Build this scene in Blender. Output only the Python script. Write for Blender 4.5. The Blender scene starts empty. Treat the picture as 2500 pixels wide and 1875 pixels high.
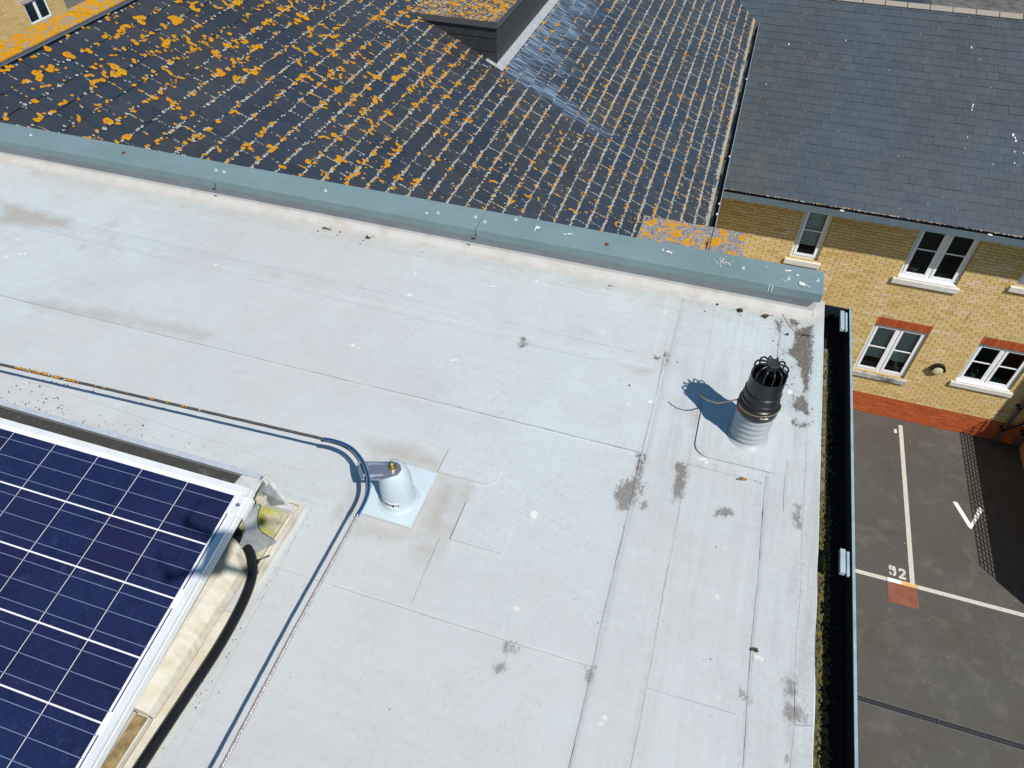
import bpy, math, random
import numpy as np
from mathutils import Vector, Matrix
R = math.radians
SC = bpy.context.scene
COL = SC.collection
random.seed(7)
rng = np.random.default_rng(7)

# ------------------------------------------------------------------ camera, sky, sun, exposure
PITCH, ROLL, YAW = R(46.38767), R(0.11105), R(17.78881)
fw = Vector((-math.sin(YAW)*math.cos(PITCH), math.cos(YAW)*math.cos(PITCH), -math.sin(PITCH)))
rt = Vector((math.cos(YAW), math.sin(YAW), 0)); up = rt.cross(fw)
r2 = math.cos(ROLL)*rt + math.sin(ROLL)*up; u2 = -math.sin(ROLL)*rt + math.cos(ROLL)*up
cam = bpy.data.cameras.new('camera'); cam.sensor_width = 36; cam.lens = 1721.4826/2500*36
cam.clip_start = 0.05; cam.clip_end = 500
camo = bpy.data.objects.new('camera', cam); COL.objects.link(camo)
M = Matrix((r2, u2, -fw)).transposed().to_4x4(); camo.matrix_world = M
SC.camera = camo

SUN = Vector((0.585, -0.515, 1.0)).normalized()
w = bpy.data.worlds.new("World"); SC.world = w; w.use_nodes = True
nt = w.node_tree; bg = nt.nodes['Background']
sky = nt.nodes.new('ShaderNodeTexSky'); sky.sky_type = 'NISHITA'; sky.sun_disc = False
sky.sun_elevation = math.asin(SUN.z); sky.sun_rotation = math.atan2(SUN.x, SUN.y)
sky.air_density = 1.3; sky.dust_density = 0.3; sky.ozone_density = 2.0
tint = nt.nodes.new('ShaderNodeMix'); tint.data_type = 'RGBA'; tint.blend_type = 'MULTIPLY'; tint.inputs[0].default_value = 1
nt.links.new(sky.outputs[0], tint.inputs[6]); tint.inputs[7].default_value = (0.62, 0.90, 1.04, 1)
nt.links.new(tint.outputs[2], bg.inputs[0]); bg.inputs[1].default_value = 0.080
sl = bpy.data.lights.new('sun', 'SUN'); sl.energy = 4.9; sl.angle = R(0.53); sl.color = (1.0, 0.955, 0.89)
slo = bpy.data.objects.new('sun', sl); COL.objects.link(slo)
slo.rotation_euler = SUN.to_track_quat('Z', 'Y').to_euler(); slo.location = (6, -6, 12)
SC.render.engine = 'CYCLES'
SC.view_settings.view_transform = 'Standard'; SC.view_settings.look = 'None'
SC.view_settings.exposure = 0.0; SC.view_settings.gamma = 1.0

# ------------------------------------------------------------------ node helpers
class NT:
    def __init__(s, name, rough=0.6, spec=0.4, metal=0.0):
        s.m = bpy.data.materials.new(name); s.m.use_nodes = True
        s.t = s.m.node_tree; s.b = s.t.nodes['Principled BSDF']
        s.b.inputs['Roughness'].default_value = rough; s.b.inputs['Metallic'].default_value = metal
        s.b.inputs['Specular IOR Level'].default_value = spec
        s.pos = s.n('ShaderNodeNewGeometry').outputs['Position']
    def n(s, t, **kw):
        nd = s.t.nodes.new(t)
        for k, v in kw.items(): setattr(nd, k, v)
        return nd
    def put(s, inp, v):
        if isinstance(v, bpy.types.NodeSocket): s.t.links.new(v, inp)
        elif isinstance(v, (tuple, list)) and len(v) == 3 and inp.type == 'RGBA': inp.default_value = (*v, 1)
        else: inp.default_value = v
    def noise(s, scale, detail=4, rough=0.55, vec=None, dist=0.0):
        nd = s.n('ShaderNodeTexNoise'); s.put(nd.inputs['Vector'], vec if vec is not None else s.pos)
        nd.inputs['Scale'].default_value = scale; nd.inputs['Detail'].default_value = detail
        nd.inputs['Roughness'].default_value = rough; nd.inputs['Distortion'].default_value = dist
        return nd.outputs['Fac']
    def voro(s, scale, vec=None, out='Distance', feature='F1'):
        nd = s.n('ShaderNodeTexVoronoi', feature=feature); s.put(nd.inputs['Vector'], vec if vec is not None else s.pos)
        nd.inputs['Scale'].default_value = scale; return nd.outputs[out]
    def scale(s, v3, vec=None):
        nd = s.n('ShaderNodeMapping'); s.put(nd.inputs['Vector'], vec if vec is not None else s.pos)
        nd.inputs['Scale'].default_value = v3; return nd.outputs[0]
    def ramp(s, fac, a, b, lo=0.0, hi=1.0):
        nd = s.n('ShaderNodeMapRange'); s.put(nd.inputs[0], fac)
        for i, v in ((1, a), (2, b), (3, lo), (4, hi)): s.put(nd.inputs[i], v)
        return nd.outputs[0]
    def math(s, op, a, b=0.0):
        nd = s.n('ShaderNodeMath', operation=op); s.put(nd.inputs[0], a); s.put(nd.inputs[1], b); return nd.outputs[0]
    def mix(s, f, a, b, mode='MIX'):
        nd = s.n('ShaderNodeMix', data_type='RGBA', blend_type=mode)
        s.put(nd.inputs[0], f); s.put(nd.inputs[6], a); s.put(nd.inputs[7], b); return nd.outputs[2]
    def attr(s, name, out='Fac'): return s.n('ShaderNodeAttribute', attribute_name=name).outputs[out]
    def col(s, v): s.put(s.b.inputs['Base Color'], v); return s
    def rough(s, v): s.put(s.b.inputs['Roughness'], v); return s
    def bump(s, h, strength=0.3, dist=0.002):
        nd = s.n('ShaderNodeBump'); nd.inputs['Strength'].default_value = strength; nd.inputs['Distance'].default_value = dist
        s.put(nd.inputs['Height'], h); s.t.links.new(nd.outputs[0], s.b.inputs['Normal']); return s

def simple(name, c, rough=0.6, metal=0.0, spec=0.4, var=0.25, sc=20, bump=0.0, c2=None, coat=0):
    m = NT(name, rough, spec, metal)
    f = m.noise(sc, 5, 0.6)
    if c2 is None: c2 = tuple(x*(1-var) for x in c)
    m.col(m.mix(m.ramp(f, 0.35, 0.65), c, c2))
    if bump: m.bump(m.noise(sc*4, 5), bump, 0.002)
    if coat: m.b.inputs['Coat Weight'].default_value = coat
    return m.m

# ------------------------------------------------------------------ mesh builder
class MB:
    def __init__(s): s.v = []; s.f = []; s.a = []; s.k = []
    def face(s, pts, a=0.0, k=0.0):
        i = len(s.v); s.v += [tuple(p) for p in pts]; s.f.append(tuple(range(i, i+len(pts)))); s.a.append(a); s.k.append(k)
    def hexa(s, p, a=0.0, k=0.0, skip=()):
        i = len(s.v); s.v += [tuple(q) for q in p]     # p: 4 bottom, 4 top
        fs = [(3, 2, 1, 0), (4, 5, 6, 7), (0, 1, 5, 4), (1, 2, 6, 5), (2, 3, 7, 6), (3, 0, 4, 7)]
        for j, q in enumerate(fs):
            if j in skip: continue
            s.f.append(tuple(i+t for t in q)); s.a.append(a); s.k.append(k)
    def box(s, x0, x1, y0, y1, z0, z1, a=0.0, k=0.0):
        s.hexa([(x0, y0, z0), (x1, y0, z0), (x1, y1, z0), (x0, y1, z0), (x0, y0, z1), (x1, y0, z1), (x1, y1, z1), (x0, y1, z1)], a, k)
    def obox(s, O, U, V, W, a=0.0, k=0.0):             # corner O and three edge vectors
        O, U, V, W = map(Vector, (O, U, V, W))
        s.hexa([O, O+U, O+U+V, O+V, O+W, O+U+W, O+U+V+W, O+V+W], a, k)
    def prism(s, pts, z0, z1, a=0.0, k=0.0, axes=None):
        n = len(pts)
        fn = axes or (lambda u, v, t: (u, v, t))
        i = len(s.v); s.v += [fn(u, v, z0) for u, v in pts] + [fn(u, v, z1) for u, v in pts]
        s.f.append(tuple(range(i+n-1, i-1, -1))); s.f.append(tuple(range(i+n, i+2*n)))
        for j in range(n): s.f.append((i+j, i+(j+1) % n, i+n+(j+1) % n, i+n+j))
        s.a += [a]*(n+2); s.k += [k]*(n+2)
    def tube(s, path, r, n=10, caps=True, a=0.0, k=0.0, closed=False):
        P = [Vector(p) for p in path]; m = len(P); i0 = len(s.v)
        rr = r if isinstance(r, (list, tuple)) else [r]*m
        up0 = None
        for j in range(m):
            if closed: t = (P[(j+1) % m]-P[j-1]).normalized()
            else: t = (P[min(j+1, m-1)]-P[max(j-1, 0)]).normalized()
            if up0 is None: up0 = Vector((0, 0, 1)) if abs(t.z) < 0.9 else Vector((1, 0, 0))
            x = t.cross(up0)
            if x.length < 1e-6: x = t.cross(Vector((0, 1, 0)))
            x.normalize(); y = x.cross(t).normalized(); up0 = y
            for q in range(n):
                th = 2*math.pi*q/n; s.v.append(tuple(P[j]+rr[j]*(math.cos(th)*x+math.sin(th)*y)))
        for j in range(m if closed else m-1):
            b0 = i0+j*n; b1 = i0+((j+1) % m)*n
            for q in range(n):
                s.f.append((b0+q, b0+(q+1) % n, b1+(q+1) % n, b1+q)); s.a.append(a); s.k.append(k)
        if caps and not closed:
            s.f.append(tuple(i0+q for q in range(n-1, -1, -1))); s.f.append(tuple(i0+(m-1)*n+q for q in range(n))); s.a += [a]*2; s.k += [k]*2
    def lathe(s, prof, c, n=32, a=0.0, k=0.0, lean=(0, 0)):
        i0 = len(s.v); cx, cy = c
        for r, z in prof:
            for q in range(n):
                th = 2*math.pi*q/n; s.v.append((cx+r*math.cos(th)+lean[0]*(z-prof[0][1]), cy+r*math.sin(th)+lean[1]*(z-prof[0][1]), z))
        for j in range(len(prof)-1):
            for q in range(n):
                s.f.append((i0+j*n+q, i0+j*n+(q+1) % n, i0+(j+1)*n+(q+1) % n, i0+(j+1)*n+q)); s.a.append(a); s.k.append(k)
    def build(s, name, mat, parent=None, smooth=False, bevel=0.0, loc=None, uv=None, weld=False):
        V = np.array(s.v, dtype=np.float64).reshape(-1, 3)
        if parent is not None and loc is None: loc = parent['_w']
        if loc is None:
            loc = ((V[:, 0].min()+V[:, 0].max())/2, (V[:, 1].min()+V[:, 1].max())/2, V[:, 2].min())
        loc = Vector(loc)
        me = bpy.data.meshes.new(name)
        me.from_pydata((V-np.array(loc)).tolist(), [], s.f)
        for nm, arr in (('rnd', s.a), ('kind_value', s.k)):
            at = me.attributes.new(nm, 'FLOAT', 'FACE'); at.data.foreach_set('value', np.array(arr, dtype=np.float32))
        if smooth: me.polygons.foreach_set('use_smooth', [True]*len(me.polygons))
        me.materials.append(mat); me.update()
        o = bpy.data.objects.new(name, me); COL.objects.link(o)
        if parent is None: o.location = loc
        else:
            o.parent = parent; o.location = loc-Vector(parent['_w'])
        o['_w'] = tuple(loc)
        if bevel:
            b = o.modifiers.new('edges', 'BEVEL'); b.width = bevel; b.segments = 2; b.limit_method = 'ANGLE'; b.angle_limit = R(35)
        return o

def tag(o, label=None, cat=None, group=None, kind=None):
    if label: o['label'] = label
    if cat: o['category'] = cat
    if group: o['group'] = group
    if kind: o['kind'] = kind
    return o
def thing(name, loc, label, cat, group=None):
    o = bpy.data.objects.new(name, None); COL.objects.link(o); o.location = loc; o.empty_display_size = 0.1
    o['_w'] = tuple(loc); return tag(o, label, cat, group)

# ------------------------------------------------------------------ materials
def mat_membrane():
    m = NT('roof_membrane', 0.5, 0.35)
    sx = m.n('ShaderNodeSeparateXYZ'); m.put(sx.inputs[0], m.pos)
    big = m.noise(0.9, 3, 0.6); mid = m.noise(5.0, 7, 0.7, dist=0.4); fine = m.noise(48, 5, 0.75)
    c = m.mix(m.ramp(big, 0.36, 0.62), (0.505, 0.570, 0.583), (0.512, 0.528, 0.523))
    c = m.mix(m.ramp(m.noise(2.0, 5, 0.65, dist=0.5), 0.46, 0.66, 0, 0.6), c, (0.455, 0.460, 0.457))
    c = m.mix(m.ramp(mid, 0.46, 0.66, 0, 0.5), c, (0.468, 0.455, 0.435))
    streak = m.noise(11, 5, 0.65, m.scale((0.5, 3.0, 1)))
    c = m.mix(m.ramp(streak, 0.48, 0.72, 0, 0.5), c, (0.535, 0.585, 0.588))
    # scuffs running up the roof on the side next to the gutter
    side = m.ramp(sx.outputs[0], -0.10, 0.15)
    sc = m.noise(26, 6, 0.72, m.scale((1.6, 0.10, 1)), 0.2)
    c = m.mix(m.math('MULTIPLY', m.ramp(sc, 0.50, 0.70, 0, 0.42), side), c, (0.36, 0.365, 0.369))
    c = m.mix(m.math('MULTIPLY', m.ramp(sc, 0.47, 0.34, 0, 0.35), side), c, (0.56, 0.60, 0.603))
    mask = m.ramp(m.noise(4.5, 4, 0.6), 0.38, 0.62, 0.25, 1.0)
    c = m.mix(m.math('MULTIPLY', m.ramp(fine, 0.52, 0.70, 0, 0.42), mask), c, (0.335, 0.33, 0.326))
    speck = m.math('MULTIPLY', m.ramp(m.noise(125, 4, 0.7), 0.57, 0.68), mask)
    c = m.mix(m.math('MULTIPLY', speck, 0.42), c, (0.24, 0.235, 0.235))
    tan = m.attr('tan'); tn = m.ramp(m.math('ADD', tan, m.math('MULTIPLY', m.math('SUBTRACT', m.noise(14, 6, 0.7), 0.5), 1.2)), 0.30, 1.0)
    c = m.mix(m.math('MULTIPLY', tn, 0.75), c, (0.375, 0.335, 0.287))
    haze = m.attr('grime'); gn = m.math('MULTIPLY', haze, m.math('MAXIMUM', m.ramp(m.noise(70, 6, 0.75), 0.40, 0.64), m.ramp(sc, 0.42, 0.62, 0, 0.8)))
    c = m.mix(m.math('MULTIPLY', gn, 0.62), c, (0.22, 0.22, 0.228))
    d = m.attr('dirt'); dn = m.math('ADD', d, m.math('MULTIPLY', m.math('SUBTRACT', m.noise(46, 7, 0.75, m.scale((1.5, 0.8, 1)), 0.8), 0.5), 2.2))
    dm = m.math('MULTIPLY', m.ramp(d, 0.02, 0.25), m.ramp(dn, 0.34, 0.56))
    c = m.mix(m.math('MULTIPLY', m.ramp(d, 0.0, 0.6, 0, 0.35), m.ramp(mid, 0.3, 0.6)), c, (0.33, 0.305, 0.272))
    c = m.mix(dm, c, m.mix(m.ramp(m.noise(110, 4, 0.7), 0.35, 0.68), (0.085, 0.075, 0.065), (0.225, 0.20, 0.175)))
    wt = m.attr('white'); wn = m.math('ADD', wt, m.math('MULTIPLY', m.math('SUBTRACT', m.noise(75, 5, 0.75, dist=1.0), 0.5), 2.6))
    c = m.mix(m.math('MULTIPLY', m.ramp(wn, 0.42, 0.75, 0, 0.9), m.ramp(wt, 0.02, 0.3)), c, (0.74, 0.73, 0.68))
    c = m.mix(m.math('MULTIPLY', m.ramp(m.noise(0.7, 2), 0.45, 0.62), 0.35), c, (0.47, 0.465, 0.455))
    m.col(c); m.rough(m.ramp(mid, 0.3, 0.8, 0.40, 0.62))
    h = m.math('ADD', m.math('MULTIPLY', m.noise(2.2, 3), 1.0), m.math('MULTIPLY', fine, 0.10))
    m.bump(h, 0.6, 0.012); return m.m
MEMB = mat_membrane()
def mat_patch(name, c1, c2):
    m = NT(name, 0.42, 0.4); f = m.noise(16, 6, 0.65)
    c = m.mix(m.ramp(f, 0.4, 0.7), c1, c2)
    c = m.mix(m.ramp(m.noise(120, 3), 0.6, 0.75, 0, 0.3), c, (0.36, 0.34, 0.34))
    m.col(c); m.bump(m.noise(30, 4), 0.15, 0.002); return m.m
PATCH_NEW = mat_patch('patch_membrane_new', (0.520, 0.615, 0.655), (0.500, 0.585, 0.62))
PATCH_OLD = MEMB
SEAM = simple('seam_dirt', (0.24, 0.235, 0.235), 0.8, c2=(0.44, 0.45, 0.47), sc=30)
SEAMF = simple('faint_seam_dirt', (0.40, 0.41, 0.42), 0.8, c2=(0.48, 0.51, 0.53), sc=30)
POSTM = mat_patch('post_membrane', (0.47, 0.55, 0.585), (0.43, 0.49, 0.52))

def mat_slate(name, c1, c2, c3, rough=0.42, streak=True):
    m = NT(name, rough, 0.5)
    rnd = m.attr('rnd'); uv = m.n('ShaderNodeUVMap').outputs[0]
    st = m.noise(22, 5, 0.7, m.scale((3.0, 0.16, 1), uv)); cl = m.noise(1.1, 4, 0.6)
    c = m.mix(m.ramp(rnd, 0, 1), c1, c2)
    c = m.mix(m.ramp(m.noise(0.55, 2), 0.42, 0.60, 0, 0.8), c, (c1[0]*1.05, c1[1]*1.45, c1[2]*1.75))  # bluish patches put the sky's reflection into the slate colour
    c = m.mix(m.ramp(st, 0.42, 0.72, 0, 0.75), c, c3)
    c = m.mix(m.ramp(cl, 0.4, 0.7, 0, 0.45), c, tuple(x*0.7 for x in c1))
    c = m.mix(m.ramp(m.noise(95, 4, 0.75), 0.56, 0.74, 0, 0.45), c, (0.11, 0.11, 0.105))
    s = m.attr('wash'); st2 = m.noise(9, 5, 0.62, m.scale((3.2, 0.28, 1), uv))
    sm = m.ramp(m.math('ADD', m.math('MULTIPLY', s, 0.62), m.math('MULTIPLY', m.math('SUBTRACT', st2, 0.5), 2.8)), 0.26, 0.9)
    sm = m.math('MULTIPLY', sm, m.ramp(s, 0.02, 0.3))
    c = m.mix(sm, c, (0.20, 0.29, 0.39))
    m.col(c); m.rough(m.math('ADD', m.ramp(rnd, 0, 1, rough-0.06, rough+0.12), m.ramp(st, 0.3, 0.7, -0.03, 0.08)))
    m.bump(m.math('ADD', m.noise(60, 6, 0.7), m.math('MULTIPLY', st, 1.2)), 0.25, 0.0015); return m.m
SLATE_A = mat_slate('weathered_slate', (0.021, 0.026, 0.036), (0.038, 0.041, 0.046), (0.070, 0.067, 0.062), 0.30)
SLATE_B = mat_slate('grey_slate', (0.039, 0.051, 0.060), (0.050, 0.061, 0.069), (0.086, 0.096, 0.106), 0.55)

def mat_lichen():
    m = NT('lichen', 0.9, 0.1); r = m.attr('rad'); k = m.attr('spot')
    n = m.noise(140, 5, 0.75)
    og = m.mix(m.ramp(r, 0.0, 0.6), (0.30, 0.17, 0.014), (0.60, 0.225, 0.003))
    og = m.mix(m.ramp(r, 0.72, 1.0), og, (0.44, 0.12, 0.004))
    og = m.mix(m.ramp(m.noise(18, 2), 0.4, 0.6), og, m.mix(1.0, og, (0.95, 1.25, 1.0), 'MULTIPLY'))
    og = m.mix(m.ramp(m.math('SUBTRACT', n, m.math('MULTIPLY', r, 0.10)), 0.42, 0.56, 0, 0.75), og, (0.19, 0.15, 0.03))
    gr = m.mix(m.ramp(r, 0.3, 0.95), (0.23, 0.225, 0.20), (0.52, 0.51, 0.455))
    gr = m.mix(m.ramp(n, 0.5, 0.7, 0, 0.75), gr, (0.12, 0.125, 0.11))
    m.col(m.mix(k, gr, og)); m.bump(n, 0.6, 0.002); return m.m
LICHEN = mat_lichen()
def mat_lichen_slab(name, base, cov_o, cov_w, rust=0.0, sc=1.0):
    m = NT(name, 0.9, 0.1)
    n1 = m.noise(120*sc, 4, 0.7); n2 = m.noise((7 if rust else 9)*sc, 7, 0.70, dist=0.3); n3 = m.noise(26*sc, 8, 0.85, m.scale((1, 1, 1.3)), 0.5)
    c = m.mix(m.ramp(n1, 0.4, 0.62), base, tuple(min(1, x*2.1) for x in base))
    c = m.mix(m.ramp(n3, cov_w, cov_w+0.06), c, m.mix(m.noise(90), (0.60, 0.59, 0.56), (0.35, 0.34, 0.32)))
    c = m.mix(m.ramp(n2, cov_o, cov_o+0.05), c, m.mix(m.ramp(m.noise(40, 4), 0.4, 0.6), (0.56, 0.20, 0.004), (0.58, 0.33, 0.01)))
    c = m.mix(m.ramp(m.noise(70*sc, 4, 0.8), 0.60, 0.68), c, tuple(x*0.8 for x in base))
    if rust: c = m.mix(m.ramp(m.noise(5.5, 6, 0.7, m.scale((1.6, 0.5, 1))), rust, rust+0.05), c, (0.07, 0.025, 0.012))
    m.col(c); m.bump(m.noise(50, 8, 0.8), 0.9, 0.006); return m.m
COPING = mat_lichen_slab('lichened_coping', (0.18, 0.17, 0.15), 0.425, 0.56)
SLAB = mat_lichen_slab('lichened_kneeler', (0.13, 0.125, 0.125), 0.515, 0.52, 0.60)
FELT = mat_lichen_slab('lichened_felt', (0.04, 0.04, 0.037), 0.52, 0.53, 0, 1.1)
RIDGE = mat_lichen_slab('ridge_tile_concrete', (0.20, 0.18, 0.155), 0.60, 0.66)

def mat_brick():
    m = NT('yellow_stock_brick', 0.85, 0.2); rnd = m.attr('rnd')
    cr = m.n('ShaderNodeValToRGB'); m.put(cr.inputs[0], rnd); e = cr.color_ramp; e.interpolation = 'LINEAR'
    cols = [(0, (0.50, 0.36, 0.12)), (0.2, (0.62, 0.45, 0.17)), (0.45, (0.72, 0.54, 0.25)), (0.62, (0.68, 0.50, 0.21)), (0.8, (0.74, 0.55, 0.32)), (0.93, (0.76, 0.65, 0.45)), (1, (0.70, 0.44, 0.28))]
    e.elements[0].color = (*cols[0][1], 1); e.elements[1].position = 1; e.elements[1].color = (*cols[-1][1], 1)
    for p, c in cols[1:-1]: q = e.elements.new(p); q.color = (*c, 1)
    c = m.mix(m.ramp(m.noise(28, 5, 0.7), 0.4, 0.75, 0, 0.5), cr.outputs[0], (0.42, 0.28, 0.085))
    c = m.mix(m.ramp(m.noise(75, 3, 0.7), 0.56, 0.75, 0, 0.5), c, (0.80, 0.66, 0.42))
    sx = m.n('ShaderNodeSeparateXYZ'); m.put(sx.inputs[0], m.pos)
    band = m.math('MULTIPLY', m.ramp(sx.outputs[2], -11.6, -10.7), m.ramp(sx.outputs[2], -9.7, -10.2))
    eff = m.math('MULTIPLY', m.ramp(m.noise(1.6, 4, 0.6, m.scale((1, 1, 0.6))), 0.46, 0.60), m.ramp(m.noise(9, 5, 0.75), 0.46, 0.66))
    c = m.mix(m.math('MULTIPLY', m.math('MULTIPLY', eff, band), 0.85), c, (0.82, 0.77, 0.66))
    run = m.math('MULTIPLY', m.ramp(m.noise(4.0, 5, 0.65, m.scale((1, 1, 0.16))), 0.57, 0.70), m.ramp(m.noise(1.3, 3), 0.45, 0.6))
    c = m.mix(m.math('MULTIPLY', run, 0.55), c, (0.24, 0.17, 0.09))
    c = m.mix(m.ramp(m.noise(0.9, 3, 0.5), 0.40, 0.65, 0, 0.35), c, (0.56, 0.40, 0.15))
    m.col(c); m.bump(m.noise(90, 4), 0.5, 0.003); return m.m
BRICK = mat_brick()
MORTAR = simple('buff_mortar', (0.46, 0.35, 0.18), 0.95, c2=(0.36, 0.26, 0.13), sc=40, bump=0.3)
def mat_red():
    m = NT('red_brick', 0.75, 0.3); rnd = m.attr('rnd')
    c = m.mix(rnd, (0.50, 0.095, 0.022), (0.30, 0.055, 0.018)); c = m.mix(m.ramp(m.noise(40, 4), 0.45, 0.7, 0, 0.5), c, (0.52, 0.14, 0.04))
    m.col(c); m.bump(m.noise(90, 4), 0.5, 0.003); return m.m
REDB = mat_red()
MORTAR_R = simple('cream_mortar', (0.60, 0.40, 0.20), 0.95, c2=(0.50, 0.32, 0.15), sc=30)
def mat_wallbrick(name, c1, c2, mo):
    m = NT(name, 0.85, 0.2); b = m.n('ShaderNodeTexBrick')
    mp = m.n('ShaderNodeMapping'); m.put(mp.inputs[0], m.pos); mp.inputs['Rotation'].default_value = (R(90), 0, 0)
    m.put(b.inputs['Vector'], mp.outputs[0])
    m.put(b.inputs['Color1'], c1); m.put(b.inputs['Color2'], c2); m.put(b.inputs['Mortar'], mo)
    b.inputs['Scale'].default_value = 1; b.inputs['Brick Width'].default_value = 0.225; b.inputs['Row Height'].default_value = 0.075; b.inputs['Mortar Size'].default_value = 0.006
    m.col(b.outputs['Color']); return m.m
WALLB = mat_wallbrick('plain_wall_brick', (0.55, 0.38, 0.15), (0.45, 0.30, 0.11), (0.35, 0.27, 0.16))

def mat_tarmac():
    m = NT('tarmac', 0.88, 0.25); g = m.noise(85, 5, 0.8); s = m.voro(55, out='Color')
    c = m.mix(m.ramp(g, 0.3, 0.7), (0.070, 0.067, 0.060), (0.112, 0.107, 0.095))
    c = m.mix(m.ramp(m.noise(0.8, 5, 0.65), 0.42, 0.70, 0, 0.6), c, (0.076, 0.064, 0.050))
    c = m.mix(m.ramp(m.noise(2.3, 6, 0.7), 0.50, 0.68, 0, 0.7), c, (0.132, 0.125, 0.108))
    c = m.mix(m.ramp(m.noise(5, 6, 0.75), 0.60, 0.8, 0, 0.5), c, (0.050, 0.045, 0.038))
    c = m.mix(m.ramp(m.voro(9), 0.03, 0.015), c, (0.45, 0.44, 0.40))
    m.col(c); m.bump(g, 0.9, 0.012); return m.m
TARMAC = mat_tarmac()
def mat_paint(name, c, wear):
    m = NT(name, 0.7, 0.3); f = m.noise(45, 6, 0.8)
    m.col(m.mix(m.ramp(f, wear, wear+0.12), c, (0.16, 0.15, 0.13))); m.bump(m.noise(80, 4), 0.5, 0.004); return m.m
PAINT = mat_paint('worn_line_paint', (0.56, 0.54, 0.47), 0.53); PAINT_N = mat_paint('fresh_line_paint', (0.80, 0.80, 0.76), 0.75)
def mat_cover():
    m = NT('rusty_red_cover', 0.7, 0.3)
    c = m.mix(m.ramp(m.noise(6, 5), 0.4, 0.65), (0.21, 0.075, 0.042), (0.26, 0.10, 0.06)); c = m.mix(m.ramp(m.noise(60, 4, 0.7), 0.55, 0.7), c, (0.12, 0.05, 0.03))
    m.col(c); return m.m
COVER = mat_cover()
CAPM = simple('grey_green_aluminium', (0.185, 0.262, 0.275), 0.42, 0.0, 0.5, c2=(0.160, 0.228, 0.235), sc=5, bump=0.04)
CAPD = simple('grey_green_joint', (0.02, 0.025, 0.03), 0.8)
STEEL = simple('stainless_steel', (0.70, 0.71, 0.73), 0.22, 0.85, var=0.15, sc=60)
GALV = simple('galvanised_steel', (0.56, 0.61, 0.65), 0.45, 0.25, var=0.16, sc=55, bump=0.05)
ALU = simple('mill_aluminium', (0.72, 0.735, 0.74), 0.36, 0.12, var=0.10, sc=18)
WHITEB = simple('cast_aluminium', (0.68, 0.68, 0.65), 0.5, 0.25, var=0.25, sc=26, bump=0.2)
GREYCAST = simple('weathered_casting', (0.40, 0.41, 0.41), 0.5, 0.5, var=0.4, sc=22, bump=0.3)
BLACKP = simple('black_plastic', (0.011, 0.012, 0.014), 0.30, 0, 0.45, var=0.3, sc=40, bump=0.08)
BLACKG = simple('dark_metal_gutter', (0.016, 0.018, 0.021), 0.5, 0, 0.4, var=0.5, sc=20, bump=0.3)
GUTIN = simple('dirty_gutter_lining', (0.022, 0.021, 0.019), 0.95, 0, 0.1, c2=(0.008, 0.008, 0.008), sc=60, bump=0.6)
MOSS = simple('gutter_moss', (0.15, 0.135, 0.04), 0.95, 0, 0.1, c2=(0.07, 0.055, 0.035), sc=40, bump=0.8)
SLEEVE = simple('grey_rubber_sleeve', (0.36, 0.39, 0.405), 0.45, 0, 0.4, var=0.12, sc=30)
LEAD = simple('lead_flashing', (0.36, 0.38, 0.39), 0.5, 0.2, c2=(0.46, 0.47, 0.47), sc=14, bump=0.15)
LEADD = simple('dark_lead', (0.085, 0.11, 0.14), 0.35, 0.2, c2=(0.10, 0.12, 0.15), sc=30, bump=0.15)
DSLATE = simple('dark_hung_slate', (0.022, 0.026, 0.030), 0.45, 0, 0.5, c2=(0.034, 0.038, 0.042), sc=12, bump=0.2)
UPVC = simple('white_window_plastic', (0.88, 0.90, 0.92), 0.3, 0, 0.5, var=0.05, sc=8)
GASKET = simple('window_gasket', (0.04, 0.04, 0.045), 0.6)
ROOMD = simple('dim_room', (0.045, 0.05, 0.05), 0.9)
STONE = simple('pale_cast_stone', (0.68, 0.66, 0.61), 0.8, 0, 0.2, c2=(0.58, 0.56, 0.51), sc=9, bump=0.2)
STONED = simple('mouldy_cast_stone', (0.55, 0.54, 0.50), 0.85, 0, 0.2, c2=(0.10, 0.10, 0.10), sc=3.4, bump=0.2)
GFASC = simple('grey_gutter_metal', (0.12, 0.17, 0.20), 0.4, 0, 0.5, var=0.15, sc=6)
CONC = simple('pale_concrete', (0.52, 0.46, 0.35), 0.9, 0, 0.2, c2=(0.60, 0.575, 0.49), sc=24, bump=0.5)
DIRTC = simple('silt', (0.34, 0.25, 0.12), 0.95, 0, 0.1, c2=(0.16, 0.12, 0.06), sc=45, bump=0.8)
TRAY = simple('white_tray', (0.62, 0.60, 0.52), 0.7, c2=(0.45, 0.41, 0.32), sc=12)
RUST = simple('rusty_steel', (0.22, 0.085, 0.04), 0.8, 0.3, c2=(0.12, 0.05, 0.03), sc=80)
COPPER = simple('weathered_tie', (0.27, 0.21, 0.13), 0.5, 0.3, c2=(0.19, 0.13, 0.07), sc=60)
BRASS = simple('gold_zinc_plating', (0.60, 0.43, 0.16), 0.3, 0.9, var=0.3, sc=50)
CRUMBM = simple('dry_moss_debris', (0.05, 0.04, 0.025), 0.95, 0, 0.1, c2=(0.10, 0.08, 0.05), sc=90)
GUANO = simple('bird_dropping_white', (0.68, 0.68, 0.65), 0.8, 0, 0.2, c2=(0.62, 0.61, 0.57), sc=150)
BLIND = simple('blind_slat', (0.74, 0.76, 0.74), 0.6, var=0.05)
GRAVEL = simple('rough_grey_ground', (0.16, 0.15, 0.14), 0.95, 0, 0.1, c2=(0.09, 0.085, 0.08), sc=4, bump=0.7)
LEAFM = simple('house_plant_leaf', (0.06, 0.16, 0.03), 0.5, 0, 0.4, c2=(0.10, 0.24, 0.05), sc=20)
POTG = simple('sage_glazed_pot', (0.42, 0.46, 0.36), 0.4)
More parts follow.
